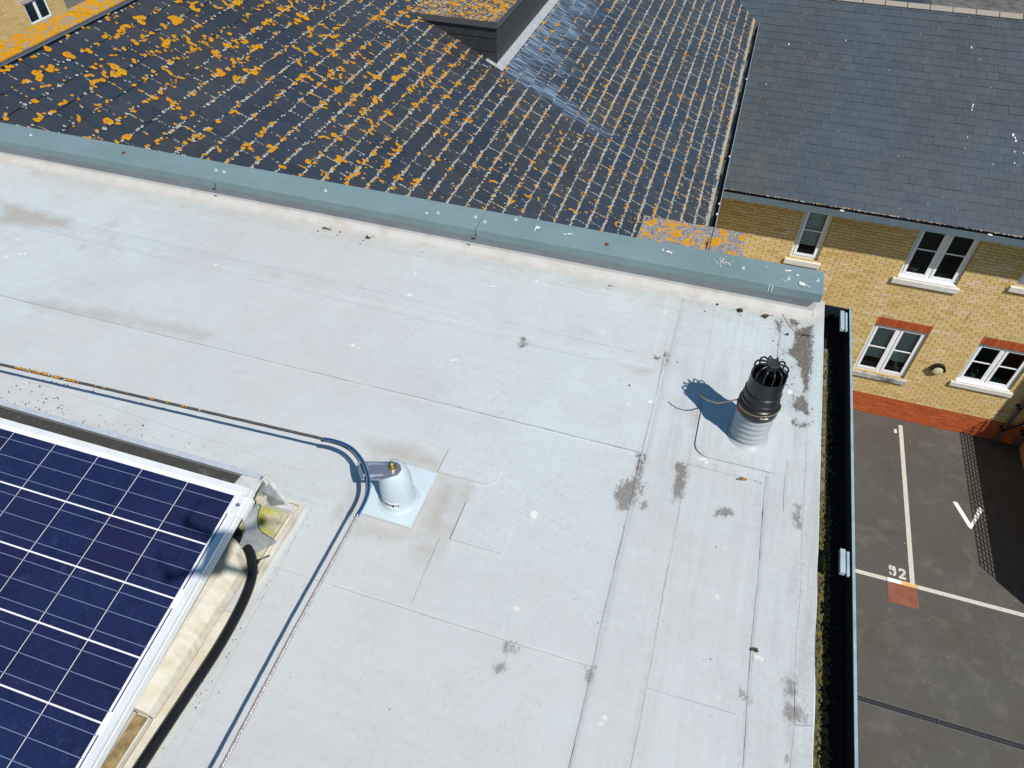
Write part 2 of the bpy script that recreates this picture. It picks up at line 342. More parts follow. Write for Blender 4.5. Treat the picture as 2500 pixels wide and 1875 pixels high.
POTR = simple('red_clay_pot', (0.35, 0.06, 0.04), 0.5)
POTW = simple('white_ceramic_pot', (0.66, 0.68, 0.64), 0.35)
def mat_pad():
    m = NT('mossy_pad', 0.95, 0.1); n = m.noise(28, 6, 0.75)
    c = m.mix(m.ramp(n, 0.4, 0.6), (0.52, 0.49, 0.37), (0.36, 0.33, 0.22)); c = m.mix(m.ramp(m.noise(13, 5, 0.7), 0.48, 0.6), c, (0.40, 0.40, 0.07))
    m.col(c); m.bump(m.noise(80, 5, 0.8), 0.8, 0.004); return m.m
PAD = mat_pad()
def mat_glass():
    m = NT('window_glass', 0.02, 0.5); t = m.t; out = [n for n in t.nodes if n.type == 'OUTPUT_MATERIAL'][0]
    tr = m.n('ShaderNodeBsdfTransparent'); gl = m.n('ShaderNodeBsdfGlossy'); gl.inputs['Roughness'].default_value = 0.01
    tr.inputs[0].default_value = (0.86, 0.92, 0.90, 1)
    fr = m.n('ShaderNodeFresnel'); fr.inputs[0].default_value = 1.45; mx = m.n('ShaderNodeMixShader')
    t.links.new(fr.outputs[0], mx.inputs[0]); t.links.new(tr.outputs[0], mx.inputs[1]); t.links.new(gl.outputs[0], mx.inputs[2]); t.links.new(mx.outputs[0], out.inputs[0])
    return m.m
GLASS = mat_glass()
def mat_cell():
    m = NT('polycrystalline_cell', 0.28, 0.5)
    g = m.voro(48, out='Color'); h = m.n('ShaderNodeSeparateColor'); m.put(h.inputs[0], g)
    c = m.mix(h.outputs[0], (0.007, 0.011, 0.046), (0.012, 0.017, 0.066))
    c = m.mix(m.ramp(m.noise(5, 4), 0.4, 0.7, 0, 0.6), c, (0.011, 0.022, 0.070))
    c = m.mix(m.ramp(m.noise(24, 6, 0.75), 0.58, 0.78, 0, 0.32), c, (0.08, 0.11, 0.20))
    c = m.mix(m.ramp(m.noise(150, 3, 0.7), 0.60, 0.72, 0, 0.25), c, (0.10, 0.13, 0.22))
    c = m.mix(m.ramp(m.attr('rnd'), 0, 1, 0, 0.5), c, (0.014, 0.010, 0.040))
    m.col(c); m.b.inputs['Coat Weight'].default_value = 0.5; m.b.inputs['Coat Roughness'].default_value = 0.12; return m.m
CELL = mat_cell()
BACKS = simple('panel_backsheet', (0.80, 0.80, 0.82), 0.25, 0, 0.5, var=0.04)
BUSB = simple('tinned_busbar', (0.34, 0.42, 0.56), 0.3, 0.5, var=0.1)
BUSD = simple('margin_ribbon', (0.10, 0.16, 0.36), 0.2, 0.6, var=0.1)

# ================================================================== GROUND AND SETTING
ZR = -1.9            # flat roof level
ZG = -14.1           # car park level
g = MB(); g.face([(-80, -60, ZG), (80, -60, ZG), (80, 120, ZG), (-80, 120, ZG)])
ground = tag(g.build('car_park', TARMAC, loc=(0, 0, ZG)), kind='structure')
def gpart(name, mat, fn, label=None):
    b = MB(); fn(b); o = b.build(name, mat, parent=ground)
    if label: o['label'] = label
    return o
ZL = ZG+0.004
gpart('bay_line', PAINT, lambda b: b.face([(5.98, 9.76, ZL), (6.08, 9.76, ZL), (6.08, 14.50, ZL), (5.98, 14.50, ZL)]), 'worn white bay divider line')
def longline(b):
    b.face([(0.5, 9.66, ZL), (5.50, 9.66, ZL), (5.50, 9.757, ZL), (0.5, 9.757, ZL)])
    b.face([(6.125, 9.66, ZL), (14, 9.66, ZL), (14, 9.757, ZL), (6.125, 9.757, ZL)])
gpart('bay_line', PAINT, longline, 'long white line across the bay mouths')
# stencilled 9 and 2
def strokes(b, pts, wd):
    for (x0, y0), (x1, y1) in zip(pts[:-1], pts[1:]):
        d = Vector((x1-x0, y1-y0, 0)); L = d.length; d.normalize(); nrm = Vector((-d.y, d.x, 0))*wd/2; e = d*wd*0.35
        p0 = Vector((x0, y0, ZL))-e; p1 = Vector((x1, y1, ZL))+e
        b.face([p0-nrm, p1-nrm, p1+nrm, p0+nrm])
def outline(b, pts, ox, oy, sx, sy, z=ZL): b.face([(ox+x*sx, oy+y*sy, z) for x, y in pts])
def digit9(b):
    for P in ([(0.02, .62), (.02, .86), (.14, .98), (.40, 1.0), (.40, .50), (.12, .52)], [(.48, .99), (.80, .96), (.97, .82), (1.0, .5), (.97, .16), (.85, .03), (.62, 0.0), (.48, .04), (.48, .12), (.62, .14), (.66, .24), (.66, .46), (.48, .48)],
              [(.02, .34), (.40, .26), (.40, .02), (.18, .05), (.04, .16)]): outline(b, P, 5.553, 9.835, 0.155, 0.262)
def digit2(b):
    outline(b, [(.04, .70), (.04, .86), (.18, .98), (.50, 1.0), (.82, .96), (.97, .84), (1.0, .66), (.90, .50), (.52, .24), (1.0, .24), (1.0, 0), (.04, 0), (.04, .18), (.60, .58), (.66, .68), (.62, .76), (.42, .78), (.36, .70)], 5.750, 9.805, 0.158, 0.272)
gpart('bay_number', PAINT, digit9, 'stencilled figure 9'); gpart('bay_number', PAINT, digit2, 'stencilled figure 2')
def vmark(b):
    b.face([(7.085, 12.34, ZL), (7.185, 12.355, ZL), (7.425, 11.80, ZL), (7.415, 11.645, ZL), (7.355, 11.70, ZL)])
    b.face([(7.415, 11.645, ZL), (7.425, 11.80, ZL), (7.66, 12.37, ZL), (7.745, 12.30, ZL)])
gpart('v_mark', PAINT_N, vmark, 'fresh bright white V mark')
# rough ground strip at far right by the wall
gpart('gravel_verge', GRAVEL, lambda b: b.face([(8.80, 10.0, ZL), (12, 10.0, ZL), (12, 14.7, ZL), (8.86, 14.7, ZL), (8.78, 13.4, ZL)]))

# painted access cover
t = thing('access_cover', (5.815, 9.42, ZG), 'square red painted access cover set in the tarmac below the number 92', 'manhole cover')
b = MB(); b.box(5.512, 6.118, 9.165, 9.655, ZG-0.02, ZG+0.007); b.build('cover_plate', COVER, t)
b = MB()
for i in range(9):
    for j in range(10):
        x = 5.57+i*0.061; y = 9.20+j*0.044
        if random.random() < 0.88: b.box(x, x+0.014, y, y+0.007, ZG+0.0075, ZG+0.009)
b.build('anti_slip_pattern', simple('cover_dimple', (0.07, 0.025, 0.02), 0.8), t)
b = MB(); b.face([(5.512, 9.66, ZG+0.009), (5.80, 9.66, ZG+0.009), (5.80, 9.757, ZG+0.009), (5.512, 9.757, ZG+0.009)]); b.build('painted_edge', PAINT_N, t)
b = MB(); b.face([(5.80, 9.66, ZG+0.009), (6.12, 9.66, ZG+0.009), (6.12, 9.757, ZG+0.009), (5.80, 9.757, ZG+0.009)])
o = b.build('painted_edge', simple('orange_stained_paint', (0.62, 0.27, 0.05), 0.7, c2=(0.78, 0.55, 0.25), sc=22), t); o['label'] = 'orange stained end of the painted edge'

# drainage channel
t = thing('drainage_channel', (6.5, 6.85, ZG), 'long black slotted drainage channel grating across the tarmac', 'drain')
b = MB(); b.box(2.0, 14, 6.785, 6.797, ZG-0.02, ZG+0.008); b.box(2.0, 14, 6.908, 6.920, ZG-0.02, ZG+0.008); b.build('channel_edge', simple('channel_edge_metal', (0.13, 0.13, 0.13), 0.6), t)
b = MB(); b.face([(2, 6.797, ZG+0.003), (14, 6.797, ZG+0.003), (14, 6.908, ZG+0.003), (2, 6.908, ZG+0.003)]); b.build('channel_trough', simple('trough_black', (0.006, 0.006, 0.006), 0.9), t)
b = MB(); x = 2.0
for ya, yb in ((6.797, 6.806), (6.847, 6.857), (6.899, 6.908)): b.box(2, 14, ya, yb, ZG+0.004, ZG+0.010)
while x < 14:
    b.box(x, x+0.013, 6.80, 6.905, ZG+0.0042, ZG+0.0095); x += 0.034
    if abs((x-5.27) % 1.0) < 0.02: b.box(x, x+0.03, 6.80, 6.905, ZG+0.0042, ZG+0.0095)
b.build('grating', simple('cast_grating', (0.075, 0.08, 0.09), 0.5, 0.3), t)
# little pale chips of litter on the tarmac, too many to count
b = MB()
for i in range(90):
    x = rng.uniform(4.6, 8.6); y = rng.uniform(5, 14.6); s = rng.uniform(0.003, 0.008)*(1.6 if rng.random() < 0.08 else 1)
    b.prism([(x+s*math.cos(q)*rng.uniform(.6, 1), y+s*math.sin(q)*rng.uniform(.6, 1)) for q in np.linspace(0, 6.28, 6)[:-1]], ZG+0.001, ZG+0.006)
tag(b.build('litter_chips', GUANO), 'tiny pale chips scattered over the dark tarmac', 'litter', kind='stuff')
b = MB(); b.prism([(5.86, 14.18), (5.93, 14.19), (5.92, 14.33), (5.87, 14.31)], ZG+0.002, ZG+0.006)
tag(b.build('paper_scrap', GUANO), 'small white paper scrap on the tarmac near the red brick plinth', 'litter')

# ================================================================== BRICK BUILDER
def subtract(i0, i1, holes):
    segs = [(i0, i1)]
    for h0, h1 in holes:
        ns = []
        for a, c in segs:
            if h1 <= a or h0 >= c: ns.append((a, c)); continue
            if h0-a > 0.012: ns.append((a, h0))
            if c-h1 > 0.012: ns.append((h1, c))
        segs = ns
    return segs
def bricks(mb, u0, u1, z0, z1, holes, fn, depth=0.012, c=0.075, L=0.225, j=0.010, clip=None, ph=0.0):
    """fn(u, z, d): point at u along the wall, height z, d proud of the mortar"""
    n = int(round((z1-z0)/c))
    for k in range(n):
        za = z0+k*c+j/2+rng.uniform(-.001, .001); zb = z0+(k+1)*c-j/2; zm = (za+zb)/2
        H = [(h[0], h[1]) for h in holes if h[2] < zm < h[3]]
        u = u0-(k % 2)*L/2-ph
        while u < u1:
            a0 = max(u+j/2, u0); a1 = min(u+L-j/2, u1)
            if a1-a0 > 0.015:
                for a, e in subtract(a0, a1, H):
                    d = depth+rng.uniform(-.003, .002); r = min(1, max(0, rng.normal(0.5, 0.22)))
                    p = [fn(a, za, 0), fn(e, za, 0), fn(e, zb, 0), fn(a, zb, 0), fn(a+.001, za+.001, d), fn(e-.001, za+.001, d), fn(e-.001, zb-.001, d), fn(a+.001, zb-.001, d)]
                    mb.hexa(p, r, 0, skip=(0,))
            u += L
def backing(mb, u0, u1, z0, z1, holes, fn):
    us = sorted({u0, u1, *[v for h in holes for v in h[:2] if u0 < v < u1]}); zs = sorted({z0, z1, *[v for h in holes for v in h[2:4] if z0 < v < z1]})
    for a, c in zip(us[:-1], us[1:]):
        for e, f in zip(zs[:-1], zs[1:]):
            um, zm = (a+c)/2, (e+f)/2
            if any(h[0] < um < h[1] and h[2] < zm < h[3] for h in holes): continue
            mb.face([fn(a, e, 0), fn(c, e, 0), fn(c, f, 0), fn(a, f, 0)])

# ================================================================== SLATE BUILDER
def slates(name, mat, parent, smax, v0, v1, place, gauge=.21, width=.25, keep=None, wash=None, tail=.010, thick=.006, seed=1, var=.0012):
    """place(s, v, h): s metres up the slope from the eave, v along the eave, h off the plane"""
    rg = np.random.default_rng(seed)
    V = []; F = []; rnd = []; UV = []; W = []
    n = int(smax/gauge)
    for k in range(n):
        s0 = k*gauge; s1 = min(s0+gauge+.03, smax)
        v = v0-(k % 2)*width/2
        while v < v1:
            a = max(v+.0015, v0); c = min(v+width-.0015, v1)
            if c-a > .03 and (keep is None or keep(s0+gauge/2, (a+c)/2)):
                ta = tail+rg.normal(0, var); tb = ta+rg.normal(0, var*.8); sk = rg.normal(0, .0022)
                i = len(V); dz = tail*1.1
                q = [(s0+sk, a, ta-thick), (s0+rg.normal(0, .0015)+sk, c, tb-thick), (s0+sk, a, ta), (s0+sk, c, tb), (s1, a, ta-dz*.8), (s1, c, tb-dz*.8)]
                V += [place(*p) for p in q]
                F += [(i, i+1, i+3, i+2), (i+2, i+3, i+5, i+4), (i, i+2, i+4), (i+1, i+5, i+3)]
                r = float(np.clip(rg.normal(.5, .3), 0, 1)); rnd += [r]*4
                UV += [(p[1]+r*3, p[0]) for p in q]; W += [wash(p[0], p[1]) if wash else 0.0 for p in q]
            v += width
    me = bpy.data.meshes.new(name); loc = Vector(parent['_w'])
    me.from_pydata([tuple(Vector(p)-loc) for p in V], [], F)
    at = me.attributes.new('rnd', 'FLOAT', 'FACE'); at.data.foreach_set('value', np.array(rnd, np.float32))
    at = me.attributes.new('wash', 'FLOAT', 'POINT'); at.data.foreach_set('value', np.array(W, np.float32))
    uv = me.uv_layers.new(name='UVMap'); li = np.zeros(len(me.loops), np.int32); me.loops.foreach_get('vertex_index', li)
    uv.data.foreach_set('uv', np.array(UV, np.float32)[li].ravel())
    me.materials.append(mat); me.update()
    o = bpy.data.objects.new(name, me); COL.objects.link(o); o.parent = parent; o['_w'] = parent['_w']; return o

def lichen_mesh(name, parent, blobs, place, mat=None):
    """blobs: s, v, radius, stretch, spot(0 grey, 1 orange), height"""
    B = np.array(blobs); n = len(B); m = 11
    th = np.linspace(0, 2*np.pi, m, endpoint=False)
    ang = th[None, :]+rng.uniform(0, 6.28, (n, 1)); jit = 1+rng.normal(0, .11, (n, m)); jit = np.clip(jit, .7, 1.3)
    rr = B[:, 2:3]*jit; ds = np.cos(ang)*rr*B[:, 3:4]; dv = np.sin(ang)*rr
    pts = np.zeros((n, 2*m+1, 3))
    pts[:, 0] = np.stack([B[:, 0], B[:, 1], B[:, 5]+.0020], 1)
    pts[:, 1:m+1, 0] = B[:, 0:1]+ds*.6; pts[:, 1:m+1, 1] = B[:, 1:2]+dv*.6; pts[:, 1:m+1, 2] = B[:, 5:6]+.0022
    pts[:, m+1:, 0] = B[:, 0:1]+ds; pts[:, m+1:, 1] = B[:, 1:2]+dv; pts[:, m+1:, 2] = B[:, 5:6]-.0012
    flat = pts.reshape(-1, 3); X = place(flat[:, 0], flat[:, 1], flat[:, 2]); V = np.stack([np.broadcast_to(x, flat[:, 0].shape) for x in X], 1)-np.array(parent['_w'])
    base = (np.arange(n)*(2*m+1))[:, None]
    q = np.arange(m); q1 = (q+1) % m
    tri = np.stack([np.zeros(m, int), 1+q, 1+q1], 1)[None]+base[:, :, None]
    quad = np.stack([1+q, m+1+q, m+1+q1, 1+q1], 1)[None]+base[:, :, None]
    tri = tri.reshape(-1, 3); quad = quad.reshape(-1, 4)
    me = bpy.data.meshes.new(name); me.vertices.add(len(V)); me.vertices.foreach_set('co', V.astype(np.float32).ravel())
    loops = np.concatenate([tri.ravel(), quad.ravel()]); me.loops.add(len(loops)); me.loops.foreach_set('vertex_index', loops.astype(np.int32))
    starts = np.concatenate([np.arange(len(tri))*3, len(tri)*3+np.arange(len(quad))*4]); tot = np.concatenate([np.full(len(tri), 3), np.full(len(quad), 4)])
    me.polygons.add(len(starts)); me.polygons.foreach_set('loop_start', starts.astype(np.int32)); me.polygons.foreach_set('loop_total', tot.astype(np.int32))
    me.update(calc_edges=True); me.validate()
    rad = np.tile(np.concatenate([[0], np.full(m, .6), np.full(m, 1.0)]), n); at = me.attributes.new('rad', 'FLOAT', 'POINT'); at.data.foreach_set('value', rad.astype(np.float32))
    at = me.attributes.new('spot', 'FLOAT', 'POINT'); at.data.foreach_set('value', np.repeat(B[:, 4], 2*m+1).astype(np.float32))
    me.materials.append(mat or LICHEN)
    o = bpy.data.objects.new(name, me); COL.objects.link(o); o.parent = parent; o['_w'] = parent['_w']; o['kind'] = 'stuff'; return o

# ================================================================== BRICK HOUSE (yellow facade, slate roof)
YF = 14.7
house = thing('brick_house', (4.5, YF, ZG), 'two storey yellow brick house with grey slate roof and red brick plinth', 'house')
fF = lambda u, z, d: (u, YF+.012-d, z)
OP = {'narrow': (2.01, 2.62, -9.775, -8.22), 'upper': (4.36, 5.56, -9.775, -8.22), 'stair': (6.62, 7.82, -9.475, -8.22),
      'left': (4.38, 5.58, -12.70, -11.175), 'right': (6.66, 7.86, -12.40, -11.175)}
holes = list(OP.values()); HX0, HX1 = -.4, 9.3; ZP = ZG+9*.075; ZT = ZP+72*.075
sol = [(4.38, 5.58, -11.175, -10.955), (6.66, 7.86, -11.175, -10.955)]
b = MB(); bricks(b, HX0, HX1, ZP, ZT, holes+sol, fF); wall = b.build('wall', BRICK, house)
b = MB(); backing(b, HX0, HX1, ZP, ZT, holes+sol, fF)
for h in holes:
    x0, x1, z0, z1 = h; y1 = YF+.13
    b.face([(x0, YF, z0), (x0, y1, z0), (x0, y1, z1), (x0, YF, z1)]); b.face([(x1, y1, z0), (x1, YF, z0), (x1, YF, z1), (x1, y1, z1)])
    b.face([(x0, YF, z0), (x1, YF, z0), (x1, y1, z0), (x0, y1, z0)]); b.face([(x0, YF, z1), (x0, y1, z1), (x1, y1, z1), (x1, YF, z1)])
o = b.build('mortar', MORTAR, house)
b = MB(); b.box(HX0, HX0+.1, YF+.14, 24, ZG, -8.1); b.box(HX0, HX1, 23.9, 24, ZG, -8.1); b.box(HX1-.1, HX1, YF+.14, 23.9, ZG, -8.1)
b.build('side_wall', WALLB, house)
b = MB(); bricks(b, HX0, HX1, ZG, ZP, [], lambda u, z, d: (u, YF+.009-d-.002, z), depth=.007); b.build('plinth', REDB, house)
b = MB(); backing(b, HX0, HX1, ZG, ZP, [], lambda u, z, d: (u, YF+.0065, z)); b.build('plinth_mortar', MORTAR_R, house)
def soldier(x0, x1, z0, z1):
    b = MB(); n = 16; w_ = (x1-x0)/n
    for i in range(n): b.box(x0+i*w_+.005, x0+(i+1)*w_-.005, YF-.004, YF+.02, z0+.004, z1-.004, rng.random())
    b.build('window_head', REDB, house)
    b = MB(); b.face([(x0, YF+.004, z0), (x1, YF+.004, z0), (x1, YF+.004, z1), (x0, YF+.004, z1)]); b.build('window_head_mortar', MORTAR_R, house)
for q in sol: soldier(q[0], q[1], q[2], q[3])

def window(parent, x0, x1, z0, z1, ncas, sillmat=STONE, blinds=None, bar=True, subsill=False, label=None):
    yf = YF+.065
    fr = MB(); fw_ = .055
    fr.box(x0, x0+fw_, yf, yf+.06, z0, z1); fr.box(x1-fw_, x1, yf, yf+.06, z0, z1)
    fr.box(x0+fw_, x1-fw_, yf, yf+.06, z0, z0+fw_); fr.box(x0+fw_, x1-fw_, yf, yf+.06, z1-fw_, z1)
    W = (x1-x0-2*fw_)/ncas
    if ncas == 2: fr.box(x0+fw_+W-.024, x0+fw_+W+.024, yf+.001, yf+.06, z0+fw_, z1-fw_)
    f = fr.build('window', UPVC, parent, bevel=.004)
    if label: f['label'] = label
    sa = MB(); gk = MB(); pn = MB(); bd = MB(); s_ = .062
    for i in range(ncas):
        a = x0+fw_+i*W+(.024 if i else 0)+.004; c = x0+fw_+(i+1)*W-(.024 if (ncas == 2 and i == 0) else 0)-.004; e = z0+fw_+.004; g_ = z1-fw_-.004; ys = yf-.012
        sa.box(a, a+s_, ys, ys+.05, e, g_); sa.box(c-s_, c, ys, ys+.05, e, g_); sa.box(a+s_, c-s_, ys, ys+.05, e, e+s_); sa.box(a+s_, c-s_, ys, ys+.05, g_-s_, g_)
        gk.box(a-.004, c+.004, yf+.012, yf+.05, e-.004, e-.0005); gk.box(a-.004, a-.0005, yf+.012, yf+.05, e, g_); gk.box(c+.0005, c+.004, yf+.012, yf+.05, e, g_)
        for (p, q, r, t_) in ((a+s_, a+s_+.005, e+s_, g_-s_), (c-s_-.005, c-s_, e+s_, g_-s_), (a+s_, c-s_, e+s_, e+s_+.005), (a+s_, c-s_, g_-s_-.005, g_-s_)): gk.box(p, q, ys+.015, ys+.02, r, t_)
        pn.face([(a+s_, ys+.03, e+s_), (c-s_, ys+.03, e+s_), (c-s_, ys+.03, g_-s_), (a+s_, ys+.03, g_-s_)])
        if bar:
            zb = z0+.735 if z1-z0 > 1.4 and z0 > -10.5 else z0+(z1-z0)*.52
            bd.box(a+s_, c-s_, ys+.012, ys+.028, zb-.013, zb+.013)
    sa.build('sash', UPVC, f, bevel=.004); gk.build('gasket', GASKET, f); pn.build('pane', GLASS, f)
    if bar: bd.build('glazing_bar', UPVC, f)
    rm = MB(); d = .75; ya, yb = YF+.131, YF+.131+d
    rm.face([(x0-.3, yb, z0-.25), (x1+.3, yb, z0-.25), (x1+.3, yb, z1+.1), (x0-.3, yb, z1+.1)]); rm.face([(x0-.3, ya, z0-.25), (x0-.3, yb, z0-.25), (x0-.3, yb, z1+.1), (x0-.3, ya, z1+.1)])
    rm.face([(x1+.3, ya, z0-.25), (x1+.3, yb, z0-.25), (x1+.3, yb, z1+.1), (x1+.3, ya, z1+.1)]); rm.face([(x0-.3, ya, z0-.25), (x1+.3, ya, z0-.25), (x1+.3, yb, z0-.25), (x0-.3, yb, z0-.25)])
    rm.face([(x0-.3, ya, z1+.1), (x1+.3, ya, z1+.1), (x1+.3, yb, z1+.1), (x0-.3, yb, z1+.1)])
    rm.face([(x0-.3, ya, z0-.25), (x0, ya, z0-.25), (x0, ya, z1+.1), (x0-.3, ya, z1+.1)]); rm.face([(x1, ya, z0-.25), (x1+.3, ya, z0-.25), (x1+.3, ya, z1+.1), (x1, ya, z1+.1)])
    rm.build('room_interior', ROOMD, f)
    isl = MB(); isl.box(x0, x1, YF+.131, YF+.36, z0+.02, z0+.045); isl.build('inner_sill', UPVC, f)
    if blinds:
        bl = MB(); z = z1-.09
        zl, tilt = blinds
        while z > z0+zl:
            bl.obox((x0+.06, YF+.16, z), (x1-x0-.12, 0, 0), (0, .040*math.cos(tilt), .040*math.sin(tilt)), (0, .001, .0015)); z -= .058
        bl.build('blind', BLIND, f)
    sm = MB(); sz = z0-.012
    sm.hexa([(x0-.09, YF-.055, sz-.14), (x1+.09, YF-.055, sz-.14), (x1+.09, YF+.07, sz-.14), (x0-.09, YF+.07, sz-.14), (x0-.09, YF-.055, sz-.012), (x1+.09, YF-.055, sz-.012), (x1+.09, YF+.07, sz), (x0-.09, YF+.07, sz)])
    sm.build('sill', sillmat, f, bevel=.006)
    if subsill:
        sb = MB(); sb.hexa([(x0+.0, YF-.02, z0-.005), (x1+.0, YF-.02, z0-.005), (x1, YF+.064, z0-.005), (x0, YF+.064, z0-.005), (x0, YF-.02, z0+.02), (x1, YF-.02, z0+.02), (x1, YF+.064, z0+.04), (x0, YF+.064, z0+.04)]); sb.build('sub_sill', UPVC, f)
    return f
window(house, *OP['narrow'], 1, blinds=(.26, R(58)), label='narrow single casement window with a blind')
window(house, *OP['upper'], 2, subsill=True, label='wide upper window with a dark room behind')
window(house, *OP['stair'], 2, label='upper window at the right end')
window(house, *OP['left'], 2, sillmat=STONED, blinds=(.34, R(44)), label='lower window with slatted blinds and a black stained sill')
window(house, *OP['right'], 2, subsill=True, label='lower window beside the drainpipes')

BETA = R(25); cb, sb_ = math.cos(BETA), math.sin(BETA); EY, EZ = 14.22, -8.065; SR = (19.36-EY)/cb
pB = lambda s, v, h: (v, EY+s*cb-h*sb_, EZ+s*sb_+h*cb)
b = MB(); b.face([pB(0, -1.2, -.02), pB(0, 9.5, -.02), pB(SR, 9.5, -.02), pB(SR, -1.2, -.02)])
b.face([(-1.2, 19.36, EZ+SR*sb_-.02), (9.5, 19.36, EZ+SR*sb_-.02), (9.5, 24.4, EZ), (-1.2, 24.4, EZ)])
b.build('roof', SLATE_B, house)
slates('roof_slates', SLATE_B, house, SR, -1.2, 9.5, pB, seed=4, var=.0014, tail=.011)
b = MB(); x = -1.03
while x < 9.5:
    for sgn in (-1, 1):
        zc = EZ+SR*sb_+.035; y0 = 19.36; dy = .14*sgn
        b.obox((x+.006, y0, zc), (.464, 0, 0), (0, dy, -.062), (0, -.002*sgn, -.014), rng.random())
    x += .478
b.build('ridge_tiles', RIDGE, house, bevel=.004)
b = MB(); y0, y1 = 14.115, 14.235; z0, z1 = -8.215, -8.085
b.box(HX0, 9.5, y0, y0+.006, z0, z1+.004); b.box(HX0, 9.5, y0, y0+.016, z1+.004, z1+.010)
gut = b.build('gutter', GFASC, house)
b = MB(); b.box(HX0, 9.5, y0+.006, y1, z0, z0+.015); b.box(HX0, 9.5, y1, y1+.01, z0, z1+.02); b.build('gutter_inside', GUTIN, gut)
b = MB(); b.box(HX0, 9.5, 14.245, YF, z0+.01, z0+.03); b.box(HX0, 9.5, 14.245, 14.26, z0+.03, EZ-.03); b.build('soffit', GFASC, house)
for x in (2.62, 5.42, 8.2):
    b = MB(); b.box(x-.04, x+.04, y0-.004, y0+.045, z1+.011, z1+.017); b.build('gutter_clip', GUANO, gut)
def specks(n, s0, s1, v0, v1, line=True):
    out = []
    for i in range(n):
        s = (rng.integers(int(s0/.21), max(int(s0/.21)+1, int(s1/.21)))*.21+rng.normal(0, .004)) if line else rng.uniform(s0, s1)
        v = rng.uniform(v0, v1); o_ = float(rng.random() < .62)
        for j in range(rng.integers(1, 4)): out.append((max(.002, s+rng.normal(0, .006)), v+rng.normal(0, .02), rng.uniform(.004, .011), 1, o_, .011))
    return out
bl = specks(150, 0, SR, -.2, 9)+specks(90, 0, .3, 0, 9)+[(max(.0, rng.normal(.004, .004)), rng.uniform(0, 9), rng.uniform(.006, .016), 1, float(rng.random() < .14), .010) for i in range(230)]
lichen_mesh('lichen_specks', house, bl, pB)
for s, v, r_ in ((3.05, 4.86, .03), (3.0, 4.85, .022), (2.92, 4.85, .026), (2.2, 4.82, .02), (2.0, 5.9, .02), (2.42, 5.68, .045), (2.28, 5.74, .04), (2.35, 5.72, .03), (2.0, 5.73, .025), (1.72, 5.75, .025), (1.62, 5.35, .02), (4.4, 2.1, .025), (4.1, .9, .03), (2.9, .6, .02), (3.7, 3.1, .015), (1.9, 4.8, .015), (4.6, 4.7, .03), (4.3, 4.9, .02)):
    b = MB(); b.face([pB(s+r_*1.2*math.cos(q)*rng.uniform(.4, 1), v+r_*.6*math.sin(q)*rng.uniform(.5, 1), .0125) for q in np.linspace(0, 6.28, 10)[:-1]]); b.build('bird_dropping', GUANO, house)

# downpipes on the facade
def pipe(x, label, zt, bend=False):
    t = thing('drainpipe', (x, 14.6, ZG), label, 'drainpipe')
    b = MB(); b.tube([(x, 14.60, zt), (x, 14.60, ZG+.02)], .042, 16, caps=True); b.build('pipe', GFASC, t, smooth=True)
    for z in (ZG+.55, ZG+1.35, ZG+3.1):
        b = MB(); b.tube([(x, 14.60, z-.05), (x, 14.60, z+.05)], .054, 16); b.box(x-.07, x+.07, 14.64, 14.70, z-.025, z+.025); b.build('pipe_collar', BLACKP, t)
    if bend:
        b = MB(); b.tube([(x+.03, 14.57, ZG+.62), (x+.14, 14.55, ZG+.74), (x+.26, 14.56, ZG+.86), (x+.33, 14.62, ZG+.90), (x+.34, 14.70, ZG+.90)], .03, 12); b.build('branch_pipe', BLACKP, t, smooth=True)
pipe(8.25, 'black drainpipe with a curved branch on the brick wall, nearest the lower right window', -8.2, True)
pipe(8.72, 'plain grey green drainpipe, right of the branched one, at the photo edge', -8.2)

# bulkhead wall light
LX, LZ = 6.15, -12.13
t = thing('wall_light', (LX, YF, LZ-.18), 'round black hooded wall light with cream lens between the lower windows', 'wall light')
ax = lambda u, v, d: (LX+u, YF-d, LZ+v)
circ = [(.165*math.cos(q), .165*math.sin(q)) for q in np.linspace(0, 2*math.pi, 41)[:-1]]
b = MB(); b.prism(circ, .0, .07, axes=ax); b.build('base', BLACKP, t, bevel=.01)
b = MB()
for i in range(6):
    r0, r1 = .148*math.cos(i*.26), .148*math.cos((i+1)*.26); d0, d1 = .07+.05*math.sin(i*.26), .07+.05*math.sin((i+1)*.26)
    for q in range(32):
        a, c = 2*math.pi*q/32, 2*math.pi*(q+1)/32
        b.face([ax(r0*math.cos(a), r0*math.sin(a), d0), ax(r0*math.cos(c), r0*math.sin(c), d0), ax(r1*math.cos(c), r1*math.sin(c), d1), ax(r1*math.cos(a), r1*math.sin(a), d1)])
b.build('lens', simple('cream_lens', (0.72, 0.68, 0.38), .3), t, smooth=True)
b = MB(); hc = [(.168*math.cos(q), .168*math.sin(q)) for q in np.linspace(R(-6), R(186), 25)]
b.prism(hc, .07, .105, axes=ax); b.build('hood', BLACKP, t, bevel=.008)

